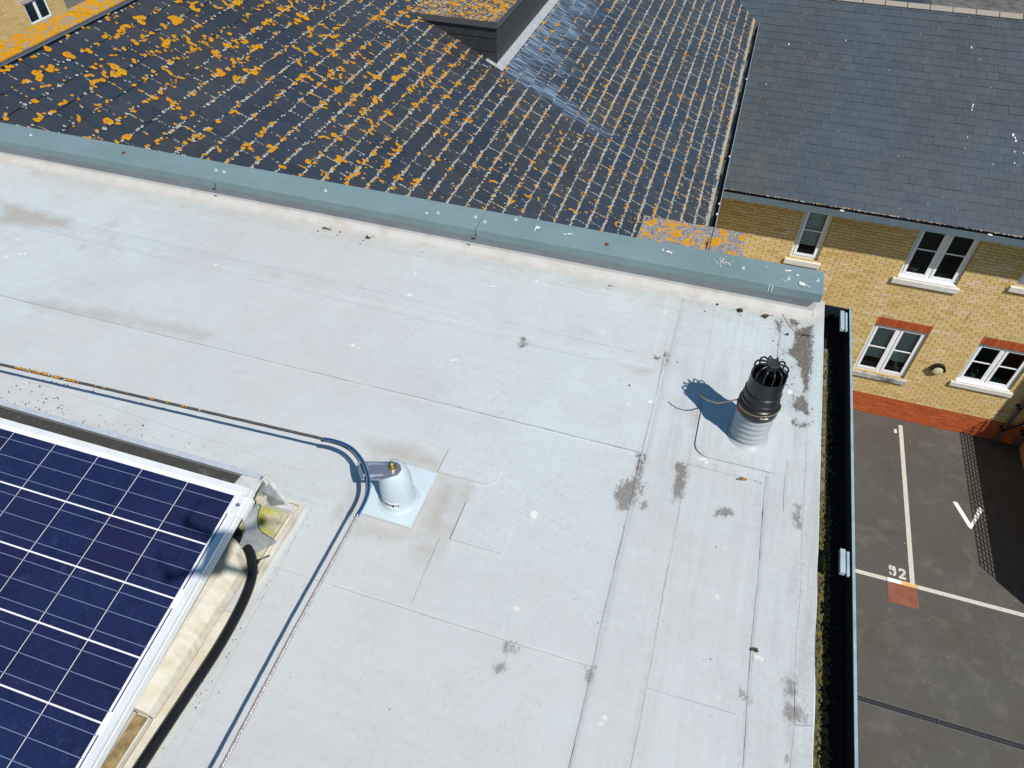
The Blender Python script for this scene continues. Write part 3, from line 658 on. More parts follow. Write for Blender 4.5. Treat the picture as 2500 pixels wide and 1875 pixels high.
# plants and ornaments on the inner sills
def potplant(x, y, z, r, h, mat, label, cat='plant pot', leaves=0, spread=.12, lh=.2):
    t = thing('plant_pot' if leaves else 'ornament_bowl', (x, y, z), label, cat)
    b = MB(); b.lathe([(0.001, z), (r*.72, z), (r, z+h), (r*.93, z+h), (r*.7, z+h*.8), (.001, z+h*.8)], (x, y), 20); b.build('pot', mat, t, smooth=False)
    if leaves:
        b = MB()
        for i in range(leaves):
            th = rng.uniform(0, 6.28); rr_ = rng.uniform(.2, 1)*spread; hh = z+h+rng.uniform(.0, 1)*lh
            c = Vector((x+rr_*math.cos(th), y+rr_*math.sin(th), hh)); d = Vector((math.cos(th), math.sin(th), rng.uniform(-.3, .8))).normalized()*rng.uniform(.02, .045); n_ = d.cross(Vector((0, 0, 1))).normalized()*.012
            b.face([c-d, c+n_, c+d, c-n_])
        b.build('leaves', LEAFM, t)
potplant(4.66, 14.93, -9.73, .105, .16, POTG, 'sage green pot with leafy plant behind the left pane of the upper window', leaves=130)
potplant(5.12, 14.93, -9.73, .06, .11, POTR, 'small red pot behind the right pane of the upper window', leaves=50, spread=.06, lh=.16)
potplant(7.02, 14.93, -12.355, .07, .13, POTG, 'pot with bushy green plant behind the left pane of the lower right window', leaves=170, spread=.15, lh=.26)
potplant(7.42, 14.93, -12.355, .09, .09, POTW, 'round white bowl behind the right pane of the lower right window', 'bowl')

# ================================================================== LICHENED SLATE ROOF HOUSE
lh = thing('slate_roof_house', (-3.5, 9.5, ZG), 'house with dark slate roof thick with orange and grey lichen, a dormer and stone coping', 'house')
AL = R(25); ca, sa_ = math.cos(AL), math.sin(AL); LEX, LEZ = 0.02, -6.075; SL = 6.92/ca
pA = lambda s, v, h: (LEX-s*ca+h*sa_, v, LEZ+s*sa_+h*ca)
LY0, LY1 = 2.95, 20.4
b = MB(); b.face([pA(0, LY0, -.03), pA(0, 18.62, -.03), pA(SL, LY1, -.03), pA(SL, LY0, -.03)])
zr = LEZ+SL*sa_
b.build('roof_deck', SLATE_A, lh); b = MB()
b.box(LEX-.26, LEX-.16, LY0, 18.3, ZG, LEZ-.04); b.box(-7.3, -7.2, LY0, 24, ZG, zr-.08); b.face([(-7.3, LY0, ZG), (-.16, LY0, ZG), (-.16, LY0, LEZ-.0), (-6.9, LY0, zr-.05), (-7.3, LY0, zr-.05)])
b.build('wall', WALLB, lh)
DX0, DY0, DY1 = -3.56, 10.29, 13.85; sD = (LEX-DX0)/ca
def keepA(s, v):
    X = LEX-s*ca
    if v > 18.56-(X-LEX)+.12: return False
    return not (v > DY0+.05 and v < DY1 and s > sD+.06 and s < 5.2)
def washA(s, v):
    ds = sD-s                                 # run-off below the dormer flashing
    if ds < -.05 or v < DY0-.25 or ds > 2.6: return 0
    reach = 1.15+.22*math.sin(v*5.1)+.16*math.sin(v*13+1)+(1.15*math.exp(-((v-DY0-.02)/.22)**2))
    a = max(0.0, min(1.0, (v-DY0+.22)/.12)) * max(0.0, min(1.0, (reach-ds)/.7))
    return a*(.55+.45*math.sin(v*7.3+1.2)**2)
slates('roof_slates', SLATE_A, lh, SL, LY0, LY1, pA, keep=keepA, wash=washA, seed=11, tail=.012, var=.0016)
# lichen: grey crusts along the course lines, orange rosettes in clusters
bl = []
nr = int(SL/.21)
def surf(s): return .012-(s % .21)/.21*.0125
def vis0(s): return 9.2-s*.62
# smooth pseudo noise field for patchiness
gx = rng.random((40, 60))
def fld(s, v):
    a, c = s*1.3 % 39, v*1.9 % 59; i, j = int(a), int(c); fa, fc = a-i, c-j
    return (gx[i, j]*(1-fa)+gx[min(i+1, 39), j]*fa)*(1-fc)+(gx[i, min(j+1, 59)]*(1-fa)+gx[min(i+1, 39), min(j+1, 59)]*fa)*fc
for k in range(0, nr+1):
    s = k*.21; near = 1-s/SL
    v = max(LY0, vis0(s)-1.2)
    dens = .50+.62*min(1, near*1.6)
    amp = rng.uniform(.8, 1.25)
    while v < 19.2:
        v += rng.uniform(.007, .023)
        if not keepA(max(.05, s), v): continue
        washed = washA(s, v) > .25
        f = fld(s, v)
        if k >= nr-4: dd = .10+.25*f*f
        else: dd = dens*amp*(.55+.75*f)
        if washed: dd *= .28
        if rng.random() < dd*(.72+.28*min(1, near*1.3)):
            r_ = rng.uniform(.0055, .0140)*(1.0+.5*(rng.random() < .15))
            bl.append((s+rng.normal(.002, .0055), v, r_, rng.uniform(.9, 1.3), 0.0, .012))
        ob = (.050+.140*f*f)*(1.0 if not washed else .4)
        if rng.random() < ob:
            big = rng.uniform(.008, .016)+(.012*rng.random() if near < .55 else .004*rng.random())
            if near < .42 and rng.random() < .42: big *= 1.7
            for j in range(rng.integers(1, 5)):
                bl.append((max(0, s+rng.normal(.004, .013+big*.4)), v+rng.normal(0, .012+big*.5), big*rng.uniform(.5, 1.1), rng.uniform(.85, 1.25), 1.0, surf(s+.001)+.001+.0004*j))
# joints between slates
for k in range(nr):
    v0 = LY0-(k % 2)*.125; v = v0
    while v < 19.2:
        v += .25; s0 = k*.21
        if v < vis0(s0)-1 or not keepA(s0+.1, v): continue
        near = 1-s0/SL; p = rng.random()*(.62+.9*near)*(.2 if washA(s0, v) > .25 else 1)
        s = s0
        while s < s0+.2:
            s += rng.uniform(.009, .030)
            if rng.random() < p*.85: bl.append((s, v+rng.normal(0, .0025), rng.uniform(.0045, .0095), rng.uniform(1.2, 2.2), float(rng.random() < .16), surf(s)+.0015))
        if rng.random() < .20*(.6+near): bl.append((s0+rng.uniform(.03, .18), v+rng.normal(0, .004), rng.uniform(.010, .019), rng.uniform(1.2, 1.9), 1.0, surf(s0+.1)+.002))
# scattered rosettes out on the slates, larger towards the ridge
for i in range(2900):
    s = rng.uniform(.1, SL-.25); v = rng.uniform(max(LY0, vis0(s)-1), 19)
    if not keepA(s, v) or washA(s, v) > .2: continue
    near = 1-s/SL
    if rng.random() < .55: bl.append((s, v, rng.uniform(.005, .012), rng.uniform(1, 1.5), float(rng.random() < .5), surf(s)+.002))
    if rng.random() < .12+.95*max(0, .72-near):
        if rng.random() < .72: s = round(s/.21)*.21+rng.normal(.004, .008)
        big = rng.uniform(.009, .018)+.013*max(0, 1-near*1.6)*rng.random(); a = (0 if rng.random() < .5 else math.pi)+math.pi/2+rng.normal(0, .5)
        for j in range(rng.integers(1, 9)):
            q_ = big*rng.uniform(.55, 1.1)
            bl.append((s, v, q_, rng.uniform(.95, 1.35), 1.0, surf(s)+.0025+.0004*j)); a += rng.normal(0, .45)
            s += math.cos(a)*q_*1.15; v += math.sin(a)*q_*1.15
            if s < 0 or s > SL-.02: break
# thick crust along the gutter edge
for i in range(2600):
    v = rng.uniform(8.5, 18.5); bl.append((abs(rng.normal(0, .022)), v, rng.uniform(.005, .013), 1.1, float(rng.random() < .10+.35*(fld(2, v*1.7) > .7)), .0125))
npA = lambda s, v, h: (LEX-s*ca+h*sa_, v, LEZ+s*sa_+h*ca)
lichen_mesh('lichen', lh, bl, npA)
# eave fillet and gutter
b = MB(); b.box(LEX-.03, LEX+.028, 8.3, 18.5, LEZ-.05, LEZ-.004); b.build('eave_fillet', simple('mortar_fillet', (0.22, 0.21, 0.19), .9, c2=(0.12, 0.12, 0.10), sc=22, bump=.6), lh)
b = MB(); b.box(.048, .150, 8.9, 18.58, -6.20, -6.185); b.box(.146, .152, 8.9, 18.58, -6.20, -6.105); b.box(.046, .052, 8.9, 18.58, -6.20, -6.11)
gt = b.build('gutter', BLACKG, lh)
b = MB(); b.box(.144, .156, 8.9, 18.58, -6.105, -6.098); b.build('gutter_lip', simple('pale_lip', (0.30, 0.31, 0.31), .5), gt)
for y in (15.15, 11.85, 10.28, 9.97):
    b = MB(); b.box(.122, .146, y-.022, y+.022, -6.10, -6.090); b.build('gutter_clip', GUANO, gt)
b = MB()
for i in range(420):
    y = 8.95+rng.uniform(0, 9.5); s_ = rng.uniform(.006, .02)
    if fld(3, y*1.3) > .45: b.box(.052, .052+s_*1.6, y, y+s_*2, -6.12, -6.10+s_*.3)
b.build('gutter_moss', simple('dry_gutter_moss', (0.14, 0.13, 0.09), .95, c2=(0.06, 0.055, 0.03), sc=60), gt)['kind'] = 'stuff'
# ridge flashing and coping
b = MB(); b.obox(pA(SL-.035, LY0, .016), (-.04*ca, 0, .04*sa_), (0, LY1-LY0, 0), (.004, 0, .006)); b.box(-6.890, -6.878, LY0, LY1, zr-.03, zr+.030); b.build('ridge_flashing', LEADD, lh)
y = LY0
while y < LY1:
    b = MB(); dz = rng.uniform(-.004, .004); b.box(-7.26+rng.uniform(-.006, .006), -6.885, y+.006, min(y+.495, LY1), zr-.03+dz, zr+.048+dz)
    b.build('coping_stone', COPING, lh, bevel=.006); y += .50
b = MB(); b.box(-7.22, -6.90, LY0, LY1, zr-.5, zr-.031); b.build('parapet_wall', WALLB, lh)
# kneeler slab at the eaves corner and pier under it
b = MB(); b.box(-.885, .115, 8.27, 8.905, -5.80, -5.655); b.box(.122, .575, 8.27, 8.905, -5.805, -5.66); b.build('kneeler_stone', SLAB, lh, bevel=.008)
b = MB(); b.box(-.02, .50, 8.33, 8.85, ZG, -5.81); b.build('pier', WALLB, lh)
# dormer
dm = MB(); zt = -3.865; xb = LEX-(zt-LEZ)/.4663-.1
dm.box(xb, DX0-.02, DY0+.02, DY1, -5.2, zt)
dorm = dm.build('dormer', DSLATE, lh)
b = MB(); rows = [zt-.02, -4.02, -4.21, -4.40, -4.62]
for i, (zu, zl) in enumerate(zip(rows[:-1], rows[1:])):
    x = DX0; off = .125*(i % 2)
    xx = DX0-.001
    first = True
    while xx > xb-.2:
        wd = .25-(off if first else 0); first = False
        x1_ = xx-wd+.003
        b.hexa([(x1_, DY0-.012, zl), (xx, DY0-.012, zl), (xx, DY0+.01, zl), (x1_, DY0+.01, zl), (x1_, DY0+.0, zu+.03), (xx, DY0+.0, zu+.03), (xx, DY0+.01, zu+.03), (x1_, DY0+.01, zu+.03)], rng.random()); xx -= wd
    yy = DY0+.0; first = True
    while yy < DY1:
        wd = .25-(off if first else 0); first = False
        b.hexa([(DX0-.01, yy, zl), (DX0+.012, yy, zl), (DX0+.012, yy+wd-.003, zl), (DX0-.01, yy+wd-.003, zl), (DX0-.01, yy, zu+.03), (DX0+.0, yy, zu+.03), (DX0+.0, yy+wd-.003, zu+.03), (DX0-.01, yy+wd-.003, zu+.03)], rng.random()); yy += wd
b.build('hung_slates', DSLATE, dorm)
b = MB(); b.box(xb-.35, DX0+.035, DY0-.035, DY1+.03, zt-.005, zt+.085); fr_ = b.build('felt_roof', FELT, dorm, bevel=.012)
b = MB(); b.box(xb-.35, DX0+.041, DY0-.041, DY0-.0355, zt-.005, zt+.080); b.box(DX0+.0355, DX0+.041, DY0-.0355, DY1, zt-.005, zt+.080); b.build('fascia', simple('mineral_felt_edge', (0.045, 0.05, 0.055), .85, sc=200, c2=(.09, .095, .10), bump=.4), dorm)
bl2 = []
for i in range(1500):
    x = rng.uniform(xb-.3, DX0+.02); y = rng.uniform(DY0-.02, DY0+2.2); f = fld(-x*3, y*3)
    if rng.random() > .25+f*.8: continue
    o_ = float(rng.random() < .38+.4*(x > -4.4)-.1); bl2.append((x, y, rng.uniform(.008, .022), 1, o_, zt+.086))
lichen_mesh('roof_lichen', dorm, bl2, lambda s, v, h: (s, v, h))
b = MB(); s1 = sD-.0; 
b.obox(pA(s1-.135, DY0-.10, .016), (-.135*ca, 0, .135*sa_), (0, DY1-DY0+.1, 0), (.003, 0, .007)); b.obox(pA(s1+.001, DY0-.10, .016), (-.16*ca, 0, .16*sa_), (0, .085, 0), (.003, 0, .007))
b.box(DX0+.0135, DX0+.020, DY0-.02, DY1, -4.42, -4.37); b.build('dormer_flashing', LEAD, dorm, bevel=.003)
# valley lead at the far end
b = MB(); b.obox((-.42, 18.72, -5.93), (.42, 0, -.12), (.3, .45, .02), (0, 0, .012)); b.build('valley_flashing', LEAD, lh)

# ------------------------------------------------------------------ buildings behind
t = thing('far_brick_house', (-27, 19, ZG), 'distant sunlit yellow brick house with a white window beyond the lichened coping', 'house')
fX = lambda u, z, d: (-25.5+d, u, z)
hw = [(20.95, 22.0, -9.82, -9.10)]
b = MB(); bricks(b, 18.5, 22.75, -12.0, -7.05, hw, fX); b.build('wall', BRICK, t)
b = MB(); backing(b, 12, 22.75, ZG, -6.9, hw, fX); b.build('mortar', MORTAR, t)
b = MB(); b.face([(-25.5, 22.75, ZG), (-30, 22.75, ZG), (-30, 22.75, -6.9), (-25.5, 22.75, -6.9)]); b.build('end_wall', WALLB, t)
b = MB(); xw = -25.56
for (a, c, e, f) in ((20.95, 21.01, -9.82, -9.10), (21.94, 22.0, -9.82, -9.10), (21.01, 21.94, -9.82, -9.76), (21.01, 21.94, -9.16, -9.10), (21.42, 21.53, -9.76, -9.16)): b.box(xw-.04, xw+.03, a, c, e, f)
wf = b.build('window', UPVC, t)
b = MB(); b.face([(xw, 21.0, -9.8), (xw, 21.95, -9.8), (xw, 21.95, -9.1), (xw, 21.0, -9.1)]); b.build('pane', GLASS, wf)
b = MB(); b.box(xw-.3, xw-.012, 20.9, 22.05, -9.9, -9.0); b.build('room_interior', simple('grey_room', (0.40, 0.48, 0.46), .8, c2=(.2,.25,.24), sc=3), wf)
b = MB(); b.box(-25.5, -25.485, 20.90, 22.05, -9.10, -8.98); b.build('lintel', simple('lilac_lintel', (0.50, 0.43, 0.42), .7), t)
b = MB(); b.box(-32, -25.9, 22.8, 32, -11.2, -10.2); t2 = b.build('stone_outbuilding', GRAVEL); tag(t2, 'rough grey roofed outbuilding beside the distant brick house', 'outbuilding')
t = thing('rear_extension', (5, 25, ZG), 'grey felt roofed extension with a dark hatch seen beyond the ridge tiles', 'extension')
b = MB(); b.box(3.0, 11, 24.2, 40, ZG, -8.6); b.build('felt_roof', GRAVEL, t)
b = MB(); b.box(-3, 2.9, 24.2, 40, ZG, -8.2); b.build('lead_roof', simple('blue_grey_roof', (0.22, 0.27, 0.31), .5, sc=2), t)
b = MB(); b.hexa([(3.6, 25, -8.6), (5.6, 25, -8.6), (5.9, 29, -8.6), (3.4, 29, -8.6), (4.3, 26, -7.6), (4.9, 26, -7.6), (4.9, 28, -7.6), (4.3, 28, -7.6)]); b.build('slate_hatch', DSLATE, t)
# wing and trellised garden wall on the right, just out of frame; they throw the shadows on the car park
t = thing('brick_wing', (11, 14, ZG), 'brick wing right of the drainpipes whose shadow falls on the facade', 'house')
b = MB(); b.box(9.3, 14, 13.5, 20, ZG, -7.6); b.build('wall', WALLB, t)
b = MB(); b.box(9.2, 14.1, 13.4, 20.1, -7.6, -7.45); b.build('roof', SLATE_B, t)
t = thing('trellis_fence', (8.86, 12, ZG), 'tall garden wall topped with square trellis that throws a lattice shadow on the tarmac', 'fence')
b = MB(); b.box(8.86, 8.96, 9.44, 14.66, ZG, ZG+1.86); b.build('wall_panel', WALLB, t)
b = MB(); y = 9.44
while y < 14.66: b.box(8.90, 8.915, y, y+.022, ZG+1.86, ZG+2.40); y += .135
for z in (1.88, 1.99, 2.115, 2.24, 2.38): b.box(8.885, 8.90, 9.44, 14.66, ZG+z, ZG+z+.024)
b.build('trellis', simple('trellis_wood', (0.12, 0.09, 0.06), .8), t)

# ================================================================== FLAT ROOF BUILDING
fb = thing('flat_roof_building', (-3, 0, ZG), 'flat roofed building with a pale grey membrane roof and grey green metal parapet capping', 'building')
RX = .545; PY = 2.420
b = MB(); b.box(-12, RX-.07, -9, 2.60, ZG, ZR-.06); b.build('wall', WALLB, fb)
# membrane sheet with painted wear attributes
DIRTP = [[(0.382,2.495),(0.426,2.488),(0.438,2.435),(0.446,2.397),(0.419,2.368),(0.41,2.436)],[(0.413,2.51),(0.476,2.499),(0.484,2.46),(0.43,2.474)],[(0.435,2.353),(0.501,2.404),(0.505,2.233),(0.496,2.036),(0.483,2.015),(0.465,2.129),(0.445,2.186),(0.409,2.211),(0.433,2.275)],[(0.451,1.988),(0.486,2.0),(0.511,1.903),(0.473,1.911),(0.442,1.921)],[(0.445,1.855),(0.502,1.858),(0.492,1.835),(0.444,1.835)],[(-0.042,1.545),(-0.021,1.545),(-0.019,1.476),(-0.021,1.351),(-0.028,1.311),(-0.059,1.301),(-0.087,1.348),(-0.074,1.411),(-0.04,1.436)],[(0.074,1.534),(0.093,1.55),(0.122,1.549),(0.125,1.423),(0.118,1.405),(0.097,1.376),(0.092,1.425),(0.09,1.504)],[(0.474,1.495),(0.491,1.494),(0.495,1.41),(0.482,1.409),(0.464,1.445)],[(0.234,1.398),(0.269,1.413),(0.285,1.4),(0.262,1.383),(0.234,1.374)],[(0.007,1.353),(0.019,1.354),(0.021,1.33),(0.009,1.326)],[(-0.074,2.034),(-0.056,2.034),(-0.056,2.019),(-0.072,2.018)],[(-0.035,2.067),(-0.025,2.07),(-0.021,1.994),(-0.029,1.992)],[(0.36,2.389),(0.381,2.391),(0.382,2.317),(0.362,2.35)],[(-0.594,1.971),(-0.577,1.972),(-0.568,1.956),(-0.579,1.957)],[(-0.591,1.942),(-0.565,1.954),(-0.565,1.933),(-0.589,1.914)],[(-0.008,1.419),(0.001,1.429),(-0.001,1.383),(-0.008,1.38)],[(-0.265,0.774),(-0.245,0.783),(-0.23,0.777),(-0.238,0.761),(-0.258,0.757)],[(-0.275,0.713),(-0.254,0.722),(-0.246,0.708),(-0.26,0.693),(-0.272,0.699)],[(-0.036,0.784),(-0.021,0.788),(-0.021,0.748),(-0.033,0.752)],[(0.476,0.852),(0.522,0.859),(0.522,0.817),(0.48,0.811)],[(0.471,0.919),(0.501,0.92),(0.503,0.884),(0.477,0.876)],[(0.484,0.721),(0.491,0.723),(0.491,0.705),(0.483,0.708)],[(0.361,0.851),(0.385,0.831),(0.367,0.829)]]
TANP = [[(-0.951,1.316),(-0.835,1.342),(-0.663,1.321),(-0.651,1.268),(-0.834,1.254),(-0.923,1.26)],[(-0.662,0.995),(-0.551,1.026),(-0.542,0.964),(-0.571,0.941),(-0.648,0.962)],[(-0.662,1.034),(-0.648,1.258),(-0.567,1.251),(-0.556,1.029)],[(-0.85,1.018),(-0.666,1.023),(-0.655,0.969),(-0.841,0.956)],[(-0.128,1.946),(-0.075,1.954),(-0.084,1.934),(-0.119,1.931)],[(0.096,1.792),(0.144,1.808),(0.149,1.732),(0.101,1.717)],[(-2.696,2.121),(-2.658,2.185),(-2.654,2.127),(-2.672,2.114)],[(-2.678,1.911),(-2.692,1.953),(-2.66,1.97),(-2.663,1.936)],[(-1.751,2.025),(-1.71,2.038),(-1.701,2.01),(-1.732,2.006)],[(-2.371,2.037),(-2.346,2.045),(-2.337,2.028),(-2.355,2.022)],[(-2.615,1.572),(-2.074,1.624),(-1.757,1.621),(-1.797,1.567),(-2.176,1.548),(-2.587,1.524)],[(-3.346,2.139),(-2.881,2.112),(-2.819,2.03),(-3.181,1.971)]]
WHITEP = [[(-0.298,1.205),(-0.298,1.192),(-0.306,1.184),(-0.317,1.186),(-0.324,1.196),(-0.324,1.209),(-0.316,1.217),(-0.305,1.216)],[(0.219,1.762),(0.215,1.748),(0.203,1.738),(0.189,1.739),(0.182,1.75),(0.186,1.765),(0.198,1.775),(0.212,1.774)],[(0.241,1.726),(0.239,1.718),(0.232,1.712),(0.226,1.713),(0.222,1.72),(0.224,1.728),(0.23,1.733),(0.237,1.732)],[(0.445,1.866),(0.437,1.852),(0.417,1.84),(0.396,1.838),(0.386,1.847),(0.394,1.862),(0.415,1.874),(0.436,1.875)],[(0.404,1.818),(0.401,1.797),(0.39,1.785),(0.378,1.79),(0.373,1.808),(0.376,1.83),(0.387,1.842),(0.398,1.837)],[(0.18,1.592),(0.176,1.585),(0.166,1.579),(0.155,1.578),(0.149,1.582),(0.153,1.59),(0.163,1.595),(0.175,1.597)],[(0.187,1.581),(0.186,1.574),(0.183,1.57),(0.178,1.571),(0.175,1.577),(0.176,1.584),(0.18,1.588),(0.185,1.587)],[(-0.038,1.795),(-0.039,1.788),(-0.045,1.783),(-0.051,1.784),(-0.055,1.789),(-0.054,1.797),(-0.048,1.801),(-0.041,1.801)],[(-0.114,1.756),(-0.115,1.749),(-0.118,1.745),(-0.122,1.747),(-0.125,1.753),(-0.125,1.76),(-0.122,1.764),(-0.117,1.762)],[(0.283,2.193),(0.281,2.186),(0.277,2.182),(0.271,2.183),(0.269,2.189),(0.27,2.196),(0.275,2.2),(0.28,2.199)],[(0.438,1.718),(0.435,1.708),(0.429,1.703),(0.422,1.704),(0.419,1.712),(0.421,1.722),(0.428,1.728),(0.434,1.726)],[(0.228,1.607),(0.228,1.604),(0.226,1.602),(0.224,1.603),(0.222,1.605),(0.223,1.607),(0.225,1.609),(0.227,1.609)],[(0.418,1.667),(0.418,1.664),(0.416,1.662),(0.413,1.663),(0.412,1.665),(0.413,1.669),(0.415,1.671),(0.417,1.67)],[(0.442,2.002),(0.44,1.992),(0.434,1.986),(0.428,1.988),(0.425,1.996),(0.427,2.006),(0.433,2.012),(0.439,2.01)],[(0.221,1.707),(0.221,1.694),(0.219,1.687),(0.216,1.692),(0.213,1.704),(0.213,1.717),(0.215,1.723),(0.219,1.719)],[(-0.294,2.112),(-0.293,2.105),(-0.295,2.102),(-0.298,2.104),(-0.3,2.11),(-0.301,2.117),(-0.299,2.12),(-0.296,2.118)],[(-0.071,2.308),(-0.072,2.303),(-0.075,2.3),(-0.079,2.3),(-0.082,2.305),(-0.081,2.31),(-0.077,2.313),(-0.073,2.313)],[(-0.259,0.887),(-0.259,0.88),(-0.265,0.875),(-0.273,0.875),(-0.278,0.881),(-0.277,0.889),(-0.271,0.894),(-0.264,0.893)],[(0.281,1.102),(0.28,1.094),(0.276,1.09),(0.272,1.092),(0.269,1.098),(0.27,1.106),(0.274,1.111),(0.278,1.109)],[(0.262,1.091),(0.261,1.088),(0.26,1.087),(0.257,1.087),(0.256,1.089),(0.257,1.092),(0.259,1.094),(0.261,1.094)],[(0.315,0.817),(0.315,0.811),(0.312,0.808),(0.308,0.809),(0.307,0.814),(0.307,0.819),(0.31,0.822),(0.314,0.821)],[(0.044,0.672),(0.043,0.665),(0.039,0.661),(0.033,0.662),(0.03,0.668),(0.03,0.674),(0.035,0.679),(0.041,0.678)],[(0.036,0.656),(0.035,0.651),(0.03,0.648),(0.025,0.648),(0.022,0.652),(0.023,0.657),(0.027,0.66),(0.033,0.66)],[(0.409,0.957),(0.406,0.953),(0.399,0.949),(0.392,0.948),(0.389,0.951),(0.391,0.955),(0.398,0.959),(0.406,0.96)],[(0.414,0.95),(0.413,0.945),(0.411,0.943),(0.409,0.944),(0.408,0.948),(0.408,0.953),(0.41,0.956),(0.413,0.955)],[(-1.108,2.089),(-1.109,2.08),(-1.118,2.074),(-1.131,2.073),(-1.139,2.079),(-1.137,2.089),(-1.128,2.095),(-1.115,2.096)],[(-1.202,1.735),(-1.202,1.728),(-1.208,1.723),(-1.216,1.723),(-1.222,1.729),(-1.223,1.736),(-1.217,1.741),(-1.209,1.741)],[(-1.176,1.726),(-1.176,1.721),(-1.181,1.717),(-1.188,1.717),(-1.193,1.72),(-1.193,1.726),(-1.187,1.729),(-1.18,1.73)],[(-0.791,1.781),(-0.793,1.774),(-0.803,1.769),(-0.815,1.767),(-0.821,1.771),(-0.819,1.778),(-0.809,1.784),(-0.797,1.785)],[(-1.154,2.227),(-1.151,2.216),(-1.153,2.21),(-1.16,2.213),(-1.166,2.223),(-1.169,2.235),(-1.167,2.241),(-1.16,2.238)],[(-0.632,2.339),(-0.632,2.332),(-0.637,2.328),(-0.643,2.329),(-0.647,2.334),(-0.646,2.34),(-0.642,2.344),(-0.636,2.344)],[(-1.054,2.497),(-1.057,2.485),(-1.07,2.477),(-1.086,2.476),(-1.096,2.484),(-1.094,2.496),(-1.081,2.505),(-1.064,2.505)],[(-1.188,2.132),(-1.188,2.129),(-1.19,2.127),(-1.193,2.127),(-1.195,2.129),(-1.195,2.132),(-1.193,2.134),(-1.19,2.134)],[(-1.264,2.346),(-1.264,2.342),(-1.265,2.34),(-1.268,2.341),(-1.27,2.343),(-1.271,2.347),(-1.269,2.349),(-1.266,2.348)],[(-0.119,1.757),(-0.118,1.75),(-0.121,1.746),(-0.125,1.748),(-0.128,1.754),(-0.128,1.762),(-0.125,1.766),(-0.121,1.764)],[(-0.858,2.074),(-0.859,2.071),(-0.863,2.068),(-0.869,2.067),(-0.872,2.07),(-0.871,2.074),(-0.866,2.077),(-0.861,2.077)],[(-0.79,2.253),(-0.794,2.249),(-0.807,2.243),(-0.82,2.24),(-0.826,2.241),(-0.822,2.246),(-0.81,2.251),(-0.796,2.254)],[(-0.998,2.395),(-0.999,2.391),(-1.004,2.388),(-1.009,2.387),(-1.013,2.39),(-1.012,2.393),(-1.007,2.396),(-1.001,2.397)],[(-2.939,1.775),(-2.938,1.77),(-2.943,1.766),(-2.952,1.766),(-2.959,1.769),(-2.96,1.774),(-2.955,1.778),(-2.946,1.779)],[(-2.899,1.81),(-2.898,1.805),(-2.904,1.801),(-2.913,1.8),(-2.919,1.803),(-2.919,1.808),(-2.914,1.811),(-2.905,1.812)],[(-2.877,1.819),(-2.875,1.814),(-2.881,1.81),(-2.89,1.81),(-2.897,1.813),(-2.898,1.818),(-2.892,1.822),(-2.884,1.823)],[(-2.012,2.013),(-2.012,2.007),(-2.017,2.004),(-2.025,2.003),(-2.03,2.007),(-2.031,2.012),(-2.026,2.016),(-2.018,2.016)],[(-2.145,2.135),(-2.144,2.131),(-2.146,2.129),(-2.149,2.129),(-2.153,2.132),(-2.154,2.136),(-2.152,2.138),(-2.149,2.137)],[(-1.572,1.884),(-1.572,1.881),(-1.573,1.88),(-1.575,1.88),(-1.577,1.882),(-1.578,1.884),(-1.576,1.886),(-1.574,1.885)],[(-2.994,1.899),(-2.994,1.896),(-2.999,1.893),(-3.006,1.892),(-3.011,1.894),(-3.011,1.897),(-3.005,1.9),(-2.998,1.901)]]
gs = .006; xs = np.arange(-3.4, RX+1e-6, gs); xs[-1] = RX; ys = np.arange(.15, PY+1e-6, gs); ys[-1] = PY
GX, GY = np.meshgrid(xs, ys)
def paint(polys, soft, val=1.0, base=None):
    A = np.zeros_like(GX) if base is None else base
    for P in polys:
        P = np.array(P); pad = soft+.01
        x0, x1 = P[:, 0].min()-pad, P[:, 0].max()+pad; y0, y1 = P[:, 1].min()-pad, P[:, 1].max()+pad
        i0, i1 = np.searchsorted(xs, [x0, x1]); j0, j1 = np.searchsorted(ys, [y0, y1])
        if i1 <= i0 or j1 <= j0: continue
        X = GX[j0:j1, i0:i1]; Y = GY[j0:j1, i0:i1]; ins = np.zeros(X.shape, bool); D = np.full(X.shape, 9.)
        for a, c in zip(P, np.roll(P, -1, 0)):
            cr = ((a[1] > Y) != (c[1] > Y)) & (X < (c[0]-a[0])*(Y-a[1])/(c[1]-a[1]+1e-12)+a[0]); ins ^= cr
            e = c-a; L2 = max(1e-9, e@e); t_ = np.clip(((X-a[0])*e[0]+(Y-a[1])*e[1])/L2, 0, 1)
            D = np.minimum(D, np.hypot(X-a[0]-t_*e[0], Y-a[1]-t_*e[1]))
        sd = np.where(ins, D, -D); A[j0:j1, i0:i1] = np.maximum(A[j0:j1, i0:i1], val*np.clip(.5+sd/(2*soft), 0, 1))
    return A
dirt = paint(DIRTP, .02, .86)
white = paint(WHITEP, .006, 1.0)
tan = paint(TANP, .045, 1.0)
tan = np.maximum(tan, np.clip((GY-2.26)/.14, 0, 1)*.55)
tan = np.maximum(tan, .62*((GX > -.95) & (GX < -.50) & (GY > .96) & (GY < 1.33))*np.clip(np.minimum(np.minimum(GX+.95, -.50-GX), np.minimum(GY-.96, 1.33-GY))/.04, 0, 1))
grime = np.clip((GX-.455)/.04, 0, 1)*.85*(.45+.55*np.clip((1.7-GY)/.6, 0, 1))
grime = np.maximum(grime, ((GX > .465) & (GX < .545) & (GY > .80) & (GY < .93))*1.0)
grime = np.maximum(grime, np.clip((GX-.36)/.03, 0, 1)*.38)
grime = np.maximum(grime, np.clip(1-np.abs(GX-.40)/.05, 0, 1)*.30*np.clip((1.4-GY)/.4, 0, 1))
